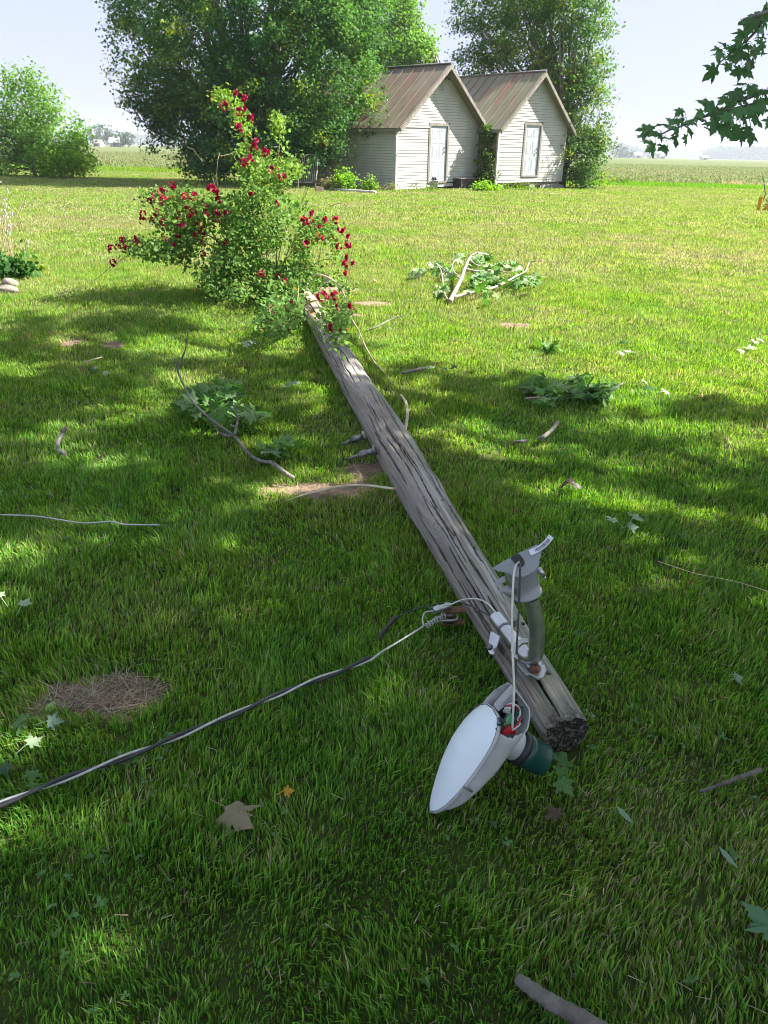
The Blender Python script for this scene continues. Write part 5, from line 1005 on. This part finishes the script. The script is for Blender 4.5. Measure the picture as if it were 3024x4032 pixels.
stick('brown straight stick lying in the dry grass at the right edge', E3, [(1110, 1050, .03), (1210, 1018, .035), (1300, 985, .04), (1400, 948, .045), (1525, 905, .05)], .004, .0065, 'log')
stick('thick knotty grey branch piece cut off by the bottom edge of the picture', L4, [(768, 690, .035), (800, 712, .045), (850, 748, .05), (900, 780, .05), (970, 818, .05), (1060, 872, .05), (1150, 940, .05)], .0125, .0185, 'log', 'fallen_limb')
k0 = at(*L4(878, 768), .078); 
stick('thin pale stalk lying on the lawn at the left above the curved stick', Z7, [(498, 342, .05), (550, 328, .06), (606, 312, .06)], .005, .006, 'pale')
def single(px, py, size, colr, label, tilt=.25, rot=0., z=.05, group='single maple leaves on the lawn', name='fallen_leaf', fold=.15, mt_='leafdark'):
    b = at(px, py, z); Nn = unit(np.array([[math.sin(rot*3)*tilt, -abs(math.cos(rot*2))*tilt, 1.]])); Ax = np.array([[math.cos(rot), math.sin(rot), 0.]]); Ax = unit(Ax-Nn*np.sum(Ax*Nn))
    V, F, m_ = leaf_mesh(b[None], Nn, Ax, np.array([size]), 'maple', fold); n = len(V); Sx = np.cross(Ax[0], Nn[0]); p0 = b-Ax[0]*size*.0; p1 = b-Ax[0]*size*.7+np.array([0, 0, -.012]); q = Sx*.0012
    V = np.concatenate([V, [p0-q, p0+q, p1+q, p1-q]]); o = bulk(name, V, [F, np.array([[n, n+1, n+2, n+3]])], MT[mt_], col=np.tile([colr], (n+4, 1)))
    return tag(o, label, 'leaf', group)
PG = (.34, .45, .27); MG = (.10, .2, .06)
LV = [(D3(115, 258), .070, PG, 'pale five-pointed maple leaf at the left edge above the bare patch', 1.2), (D3(8, 212), .07, PG, 'pale maple leaf cut by the left picture edge', 2.6), (D3(150, 872), .09, MG, 'green maple leaf just below the near left bare patch', 3.4), (D3(252, 884), .07, (.16, .26, .18), 'bluish green leaf right of the leaf below the bare patch', .2), (D3(145, 1010), .07, PG, 'pale upturned leaf low at the left above the cable', .9),
      (D3(60, 1110), .09, (.05, .12, .05), 'dark green leaf nearest the left edge just above the cable', 4.0), (D3(178, 1145), .06, MG, 'small green leaf just right of the dark one above the cable', 5.0), (D3(200, 1215), .05, MG, 'drooping small green leaf touching the cable at the left', 4.7),
      (C6(700, 1222), .095, PG, 'left pale maple leaf of the pair right of the lamp neck', 2.4), (C6(800, 1195), .10, PG, 'right pale maple leaf of the pair right of the lamp neck', .9), (C6(765, 1252), .08, (.16, .25, .15), 'darker leaf just below the pale pair right of the lamp neck', .1),
      (C6(995, 390), .11, PG, 'lone pale leaf on the lit grass right of the sprigs', .4), (C6(890, 385), .12, (.05, .13, .04), 'dark green leaf between the right sprig and the lone pale leaf', 1.2), (C6(865, 325), .08, PG, 'small pale leaf just above the dark one right of the sprigs', .5),
      (C6(710, 145), .09, PG, 'pale leaf at the left of a far group of three on the lawn', .2), (C6(765, 140), .11, PG, 'middle pale leaf of the far group of three on the lawn', 1.0), (C6(820, 146), .09, MG, 'green leaf at the right of the far group of three on the lawn', 2.2), (C6(742, 85), .10, MG, 'green leaf standing behind the far group of three', 1.5),
      (C6(1560, 70), .12, PG, 'far pale leaf near the right edge of the picture', .2), (C6(1606, 60), .12, PG, 'far pale leaf closest to the right edge of the picture', .7), (C6(1545, 122), .13, PG, 'upright pale leaf near the right edge below the far two', 1.2), (C6(1512, 138), .11, PG, 'pale leaf next to the green tuft near the right edge', 2.9),
      (Z7(1440, 230), .13, (.42, .48, .36), 'left pale leaf of two on the lit lawn left of the pole', .3), (Z7(1482, 222), .11, (.42, .48, .36), 'right pale leaf of two on the lit lawn left of the pole', .9), (Z7(540, 386), .10, (.06, .15, .05), 'dark green leaf left of small pale ones on the left lawn', .9), (Z7(567, 380), .07, PG, 'small pale leaf right of the dark one on the left lawn', 2.0), (Z7(610, 402), .08, PG, 'small pale leaf lowest of three on the left lawn', .1),
      (B5(815, 482), .09, (.24, .34, .22), 'left leaf of a pair near the pole beyond the dirt patch', 1.6), (B5(848, 472), .08, (.24, .34, .22), 'right leaf of a pair near the pole beyond the dirt patch', 1.1), (A7(505, 910), .08, PG, 'pale leaf right of the small brown stick', 2.0), (A7(572, 915), .07, (.05, .11, .05), 'dark leaf second right of the small brown stick', 1.0), (A7(640, 915), .09, (.05, .11, .05), 'dark upright leaf furthest right of the small brown stick', 1.5),
      (E3(165, 855), .085, (.07, .17, .05), 'green jagged leaf behind the green cap of the lamp head', .9), (E3(150, 915), .07, (.09, .20, .06), 'green leaf in the middle of the bunch by the green cap', .3), (E3(165, 965), .085, (.11, .22, .07), 'long light green leaf lowest of the bunch by the green cap', 5.3),
      (E3(1350, 288), .06, (.2, .3, .2), 'small grey-green leaf in the grass right of the pole end', .3), (E3(385, 540), .03, (.13, .23, .1), 'tiny clover-like leaf right of the rotten pole end', .3), (E3(1650, 2010), .13, (.10, .21, .11), 'big bluish green leaf cut by the right edge near the bottom', 2.2), (E3(180, 1230), .07, (.10, .075, .05), 'dull brown leaf low in the grass below the green cap', 2.2)]
for i, (q, s_, c_, lb, rt) in enumerate(LV): single(q[0], q[1], s_*.66, c_, lb, .45, rt, z=.052 if q[1] < 1300 else .046)
single(*C6(390, 985), .10, (.035, .022, .015), 'dark brown curled leaf standing in the grass right of the pole', .1, 1.3, .06, name='brown_leaf', fold=.6)
single(*D3(1225, 1350), .10, (.27, .23, .14), 'large chewed beige dead leaf in the grass below the cable', .3, 5.6, .05, name='dead_leaf', fold=.4)
single(*D3(1545, 1262), .028, (.55, .33, .04), 'small crumpled yellow leaf in the grass left of the lamp head', .4, .2, .05, name='yellow_leaf', fold=.5)
b = at(*D3(270, 805), .03); Nn = unit(np.array([[.1, -.5, 1.]])); Ax = unit(np.array([[.5, .8, .3]])); Ax = unit(Ax-Nn*np.sum(Ax*Nn)); V, F, _m = leaf_mesh(b[None], Nn, Ax, np.array([.036]), 'oval'); tag(bulk('small_leaf', V, [F], MT['leafdark'], col=np.tile([[.30, .42, .16]], (_m, 1))), 'small light green oval leaf lying on the near left bare patch', 'leaf')
for (q, lb, rt) in ((E3(612, 1200), 'narrow grey-green blade leaf below and right of the lamp head', -.9), (E3(1305, 1485), 'narrow pale blade leaf low in the right grass', -1.0)):
    b = at(*q, .045); Nn = unit(np.array([[.1, -.3, 1.]])); Ax = unit(np.array([[math.cos(rt), math.sin(rt), 0]])); Ax = unit(Ax-Nn*np.sum(Ax*Nn)); V, F, _m = leaf_mesh(b[None], Nn, Ax, np.array([.055]), 'oval'); V = b+(V-b)*1.0; V = b+((V-b)@Ax[0])[:, None]*Ax[0]+(V-b-((V-b)@Ax[0])[:, None]*Ax[0])*.45
    tag(bulk('blade_leaf', V, [F], MT['leafdark'], col=np.tile([[.2, .3, .2]], (_m, 1))), lb, 'leaf')
# clover and broad weeds between the near blades
g = np.random.default_rng(601); n = 420; yy = g.uniform(.85, 3.2, n); xx = g.uniform(-1, 1, n)*(yy*.58+.5); k = fbm(xx*3, yy*3, 71) > .52; xx, yy = xx[k], yy[k]; n = len(xx)
C = np.stack([xx, yy, gh(xx, yy)+g.uniform(.018, .034, n)], 1); P = np.repeat(C, 3, 0); a = np.tile(np.arange(3)*2.09, n)+np.repeat(g.uniform(0, 6, n), 3); Nn = unit(g.normal(0, .3, (3*n, 3))+[0, -.15, 1.]); Ax = np.stack([np.cos(a), np.sin(a), 0*a], 1); Ax = unit(Ax-Nn*np.sum(Ax*Nn, 1, keepdims=True)); P = P+Ax*.006
V, F, m_ = leaf_mesh(P, Nn, Ax, g.uniform(.010, .018, 3*n), 'oval'); tag(bulk('clover', V, [F], MT['leafdark'], col=np.repeat(np.array([[.09, .2, .06]])*g.uniform(.7, 1.3, 3*n)[:, None], m_, 0)), 'small clover leaves growing low between the lawn grass', 'clover', kind='stuff')
# ------------------------------------------------------------------ the maple whose shade falls on the foreground; crown shaped to a shade map, one bough hangs into view
LIT = [(135, 887, 46, 9), (336, 878, 46, 8), (358, 812, 42, 15), (322, 758, 26, 9), (500, 738, 105, 26), (45, 1185, 60, 25), (574, 1058, 30, 16), (670, 853, 36, 18), (635, 965, 60, 38), (672, 1058, 98, 19), (1034, 891, 26, 9), (925, 917, 42, 14), (1072, 960, 62, 26), (1156, 882, 26, 9),
       (1263, 919, 50, 15), (1460, 989, 26, 12), (1342, 1010, 60, 24), (1292, 1094, 128, 34), (1115, 978, 20, 20), (1497, 1231, 24, 7), (1560, 930, 70, 18), (1600, 1000, 50, 22), (820, 850, 34, 12), (250, 1010, 60, 8), (420, 930, 40, 8), (1480, 1090, 60, 14), (1590, 1120, 50, 10), (1380, 930, 60, 14), (1230, 975, 50, 12), (1520, 1050, 50, 12), (60, 1190, 60, 22), (1180, 1060, 60, 24), (1640, 960, 40, 16), (745, 770, 30, 14), (30, 800, 40, 8), (880, 840, 20, 6)]
bx_ = [0, 290, 400, 480, 600, 680, 770, 830, 980, 1125, 1160, 1300, 1420, 1659]; by_ = [738, 742, 775, 790, 788, 752, 735, 775, 785, 800, 850, 885, 870, 868]
def shade(px, py):
    jig = (noise2(px/45, py/22, 77)-.5)*26
    d = np.clip((py+jig-np.interp(px, bx_, by_))/16, 0, 1)
    d = np.maximum(d, np.clip(1.25-np.hypot((px-150)/300, (py-706)/26), 0, 1)*1.0)
    d = np.maximum(d, .9*(np.hypot((px-700)/60, (py-690)/20) < 1))
    for (cx, cy, rx, ry) in LIT: q = np.clip((cy-250)/800, .4, 1.1); d = d*np.clip((np.hypot((px-cx)/(rx+42*q), (py-cy+jig*.25)/(ry+18*q))-.85)/.15, 0, 1)
    return d
g = np.random.default_rng(701); n = 18500
gx = g.uniform(-7.5, 9.5, n); gy = g.uniform(-4.5, 13.5, n); px, py, zz = proj(np.stack([gx, gy, 0*gx], 1))
inside = (zz > .2) & (py < 2600); D_ = np.where(inside, shade(px, np.minimum(py, 2150)), .8)
D_ = np.where(inside & (px > 1700), np.clip((py-860)/40, 0, 1)*.85, D_); D_ = np.where(inside & (px < -40), np.clip((py-700)/30, 0, 1)*.85, D_)
h = g.uniform(4.6, 9.5, n); C = np.stack([gx, gy, 0*gx], 1)+SD*(h/SD[2])[:, None]
wgt = np.where(inside & (px > -60) & (px < 1720), 1.0, .25)
D_ = np.where(inside & (py < 1300), D_*np.clip(.02+1.25*noise2(px/70, py/26, 91), 0, 1)*np.where(px > 1150, .85, 1), D_*.92); k = g.random(n) < D_*wgt; C = C[k]  # leaf clusters kept only where their shadow is wanted on the lawn
px, py, zz = proj(C); out = ~((zz > 0) & (px > -90) & (px < 1750) & (py > -140)); C = C[out]
print('canopy', len(C)); C = C[:26000]
P, Nn, Ax, s = cluster_leaves(C, g, 15, .10, .125, droop=.3, up=.9); px, py, zz = proj(P); k = ~((zz > 0) & (px > -40) & (px < 1700) & (py > -70)); P, Nn, Ax, s = P[k], Nn[k], Ax[k], s[k]
V, F, m_ = leaf_mesh(P, Nn, Ax, s, 'tri3'); TB = np.array([8.2, 3.4, 0.])
sh = empty('shade_maple', TB); tag(sh, 'big maple outside the right of the picture whose leafy bough hangs into the upper right', 'tree')
bulk('crown', V, [F], MT['canopy'], sh, col=np.repeat(np.array([[.14, .28, .07]])*g.uniform(.7, 1.3, len(P))[:, None], m_, 0))  # unseen crown, leaves lightened to pass more green fill light
m = MB(); m.smooth = True; m.tube(spline([TB, TB+[.1, 0, 2], TB+[-.2, .3, 4.5], TB+[.3, .2, 7.5], TB+[.1, 0, 9.5]], 6), np.linspace(.38, .08, 25), 14); m.build('trunk', MT['bark'], sh)
m = MB(); m.smooth = True
for i in range(70):
    e = C[g.integers(len(C))]; t = g.uniform(2.8, 6.5); s0 = TB+[0, .1, min(t, e[2]-.4)]; mid = (s0+e)/2+g.normal(0, .2, 3)+[0, 0, .3]; q = np.array(spline([s0, mid, e], 6)); a, b_, c_ = proj(q)
    if ((c_ > 0) & (a > -60) & (a < 1720) & (b_ > -80)).any(): continue
    m.tube(q, np.linspace(.07, .012, 13), 6, cap=False)
m.build('limbs', MT['bark'], sh)
def R5(x, y): return 1261.7+x*.2394, y*.2394
YB = 3.5
low = [(1659, 898), (1560, 935), (1450, 960), (1340, 985), (1250, 1000), (1170, 1025), (1050, 1065), (930, 1110), (850, 1150), (780, 1170), (700, 1208), (640, 1225), (575, 1222)]; upr = [(1659, 105), (1600, 190), (1540, 290), (1450, 380), (1350, 450), (1280, 520), (1230, 560)]
mid_ = [(1659, 820), (1560, 815), (1480, 800), (1400, 870), (1340, 985)]
m = MB(); m.smooth = True; root = TB+[-.1, .1, 3.4]; j1 = np.array([4.2, 3.6, 2.75])
m.tube(spline([root, (root+j1)/2+[0, 0, .15], j1], 6), np.linspace(.05, .012, 13), 10)
def tw(pts, r0, r1, dy=0):
    P = [aty(*R5(x, y), YB+dy*i/len(pts)) for i, (x, y) in enumerate(pts)]; s_ = spline([j1, (j1+P[0])/2+[0, 0, .05]]+P, 5); m.tube(s_, np.linspace(r0, r1, len(s_)), 8)
tw(low, .009, .0018, -.15); tw(upr, .009, .002, .1); tw(mid_, .006, .002, .05); bg_ = m.build('bough', MT['twig'], sh)
LL_ = [(600, 1145), (545, 1225), (590, 1290), (660, 1200), (700, 1150), (690, 1220), (650, 1320), (740, 1270), (760, 1350), (800, 1110), (780, 1150), (840, 1080), (895, 995), (905, 1090), (830, 1240), (860, 1180), (940, 1180), (930, 1230), (1010, 1090), (1000, 1130), (1100, 950), (1150, 930), (1085, 1030), (1100, 1120), (1120, 1180), (1190, 985), (1210, 1060), (1240, 1000), (1200, 1110),
       (1300, 890), (1350, 880), (1360, 960), (1400, 900), (1430, 820), (1480, 790), (1450, 870), (1520, 780), (1390, 1010), (1330, 1040), (1420, 990), (1470, 930), (1540, 960), (1500, 1010), (1450, 1060), (1560, 1050), (1590, 900), (1560, 830), (1640, 830), (1620, 980), (1300, 1160), (1290, 1240), (1340, 1200), (1260, 1230), (1380, 1130), (1430, 1180), (1500, 1170), (1520, 1220), (1440, 1240), (1330, 1100), (1640, 1010), (1700, 900), (1720, 1000), (1700, 1080),
       (1580, 150), (1540, 190), (1640, 160), (1500, 250), (1460, 300), (1560, 260), (1620, 290), (1620, 360), (1400, 360), (1430, 400), (1380, 420), (1290, 420), (1220, 450), (1250, 480), (1340, 430), (1350, 500), (1420, 480), (1480, 420), (1540, 450), (1480, 510), (1370, 560), (1320, 600), (1250, 570), (1220, 640), (1450, 620), (1510, 570), (1480, 650), (1430, 660), (1540, 500), (1540, 590), (1640, 400), (1560, 450), (1600, 120), (1640, 60), (1700, 200), (1700, 350), (1720, 100)]
g = np.random.default_rng(801); P = []; tpts = np.array(low+upr+mid_, float); pet = MB()
for (x, y) in LL_:
    x += g.uniform(-10, 10); y += g.uniform(-10, 10); p = aty(*R5(x, y-28), YB+g.uniform(-.16, .16)); P.append(p); j = tpts[np.argmin(np.hypot(tpts[:, 0]-x, (tpts[:, 1]-y+60)))]; q = aty(*R5(*j), YB); pet.tube([q, (p+q)/2+[0, 0, .01], p], .0009, 4, cap=False)
P = np.array(P); n = len(P); Nn = unit(-_f*.75+np.array([.2, -.1, .35])+g.normal(0, .42, (n, 3))); Ax = unit(-.55*_r-.85*_u+g.normal(0, .33, (n, 3))); Ax = unit(Ax-Nn*np.sum(Ax*Nn, 1, keepdims=True))
V, F, m_ = leaf_mesh(P, Nn, Ax, .060*g.uniform(.7, 1.25, n), 'maple', .35); c = np.array([[.10, .21, .08]])*g.uniform(.75, 1.3, n)[:, None]
bulk('bough_leaves', V, [F], MT['leafdark'], sh, col=np.repeat(c, m_, 0)); pet.build('leaf_stalks', MT['twig'], sh)
# ------------------------------------------------------------------ air
hz = MB(); hz.bbox(-2600, 2600, -50, 4200, -1.2, 30); hm = bpy.data.materials.new('haze_air'); hm.use_nodes = True; N = hm.node_tree.nodes; N.remove(N['Principled BSDF']); pv = N.new('ShaderNodeVolumePrincipled'); pv.inputs['Color'].default_value = (.78, .82, .97, 1); pv.inputs['Density'].default_value = .00028; pv.inputs['Anisotropy'].default_value = 0
hm.node_tree.links.new(pv.outputs[0], N['Material Output'].inputs['Volume']); tag(hz.build('haze', hm), kind='stuff')
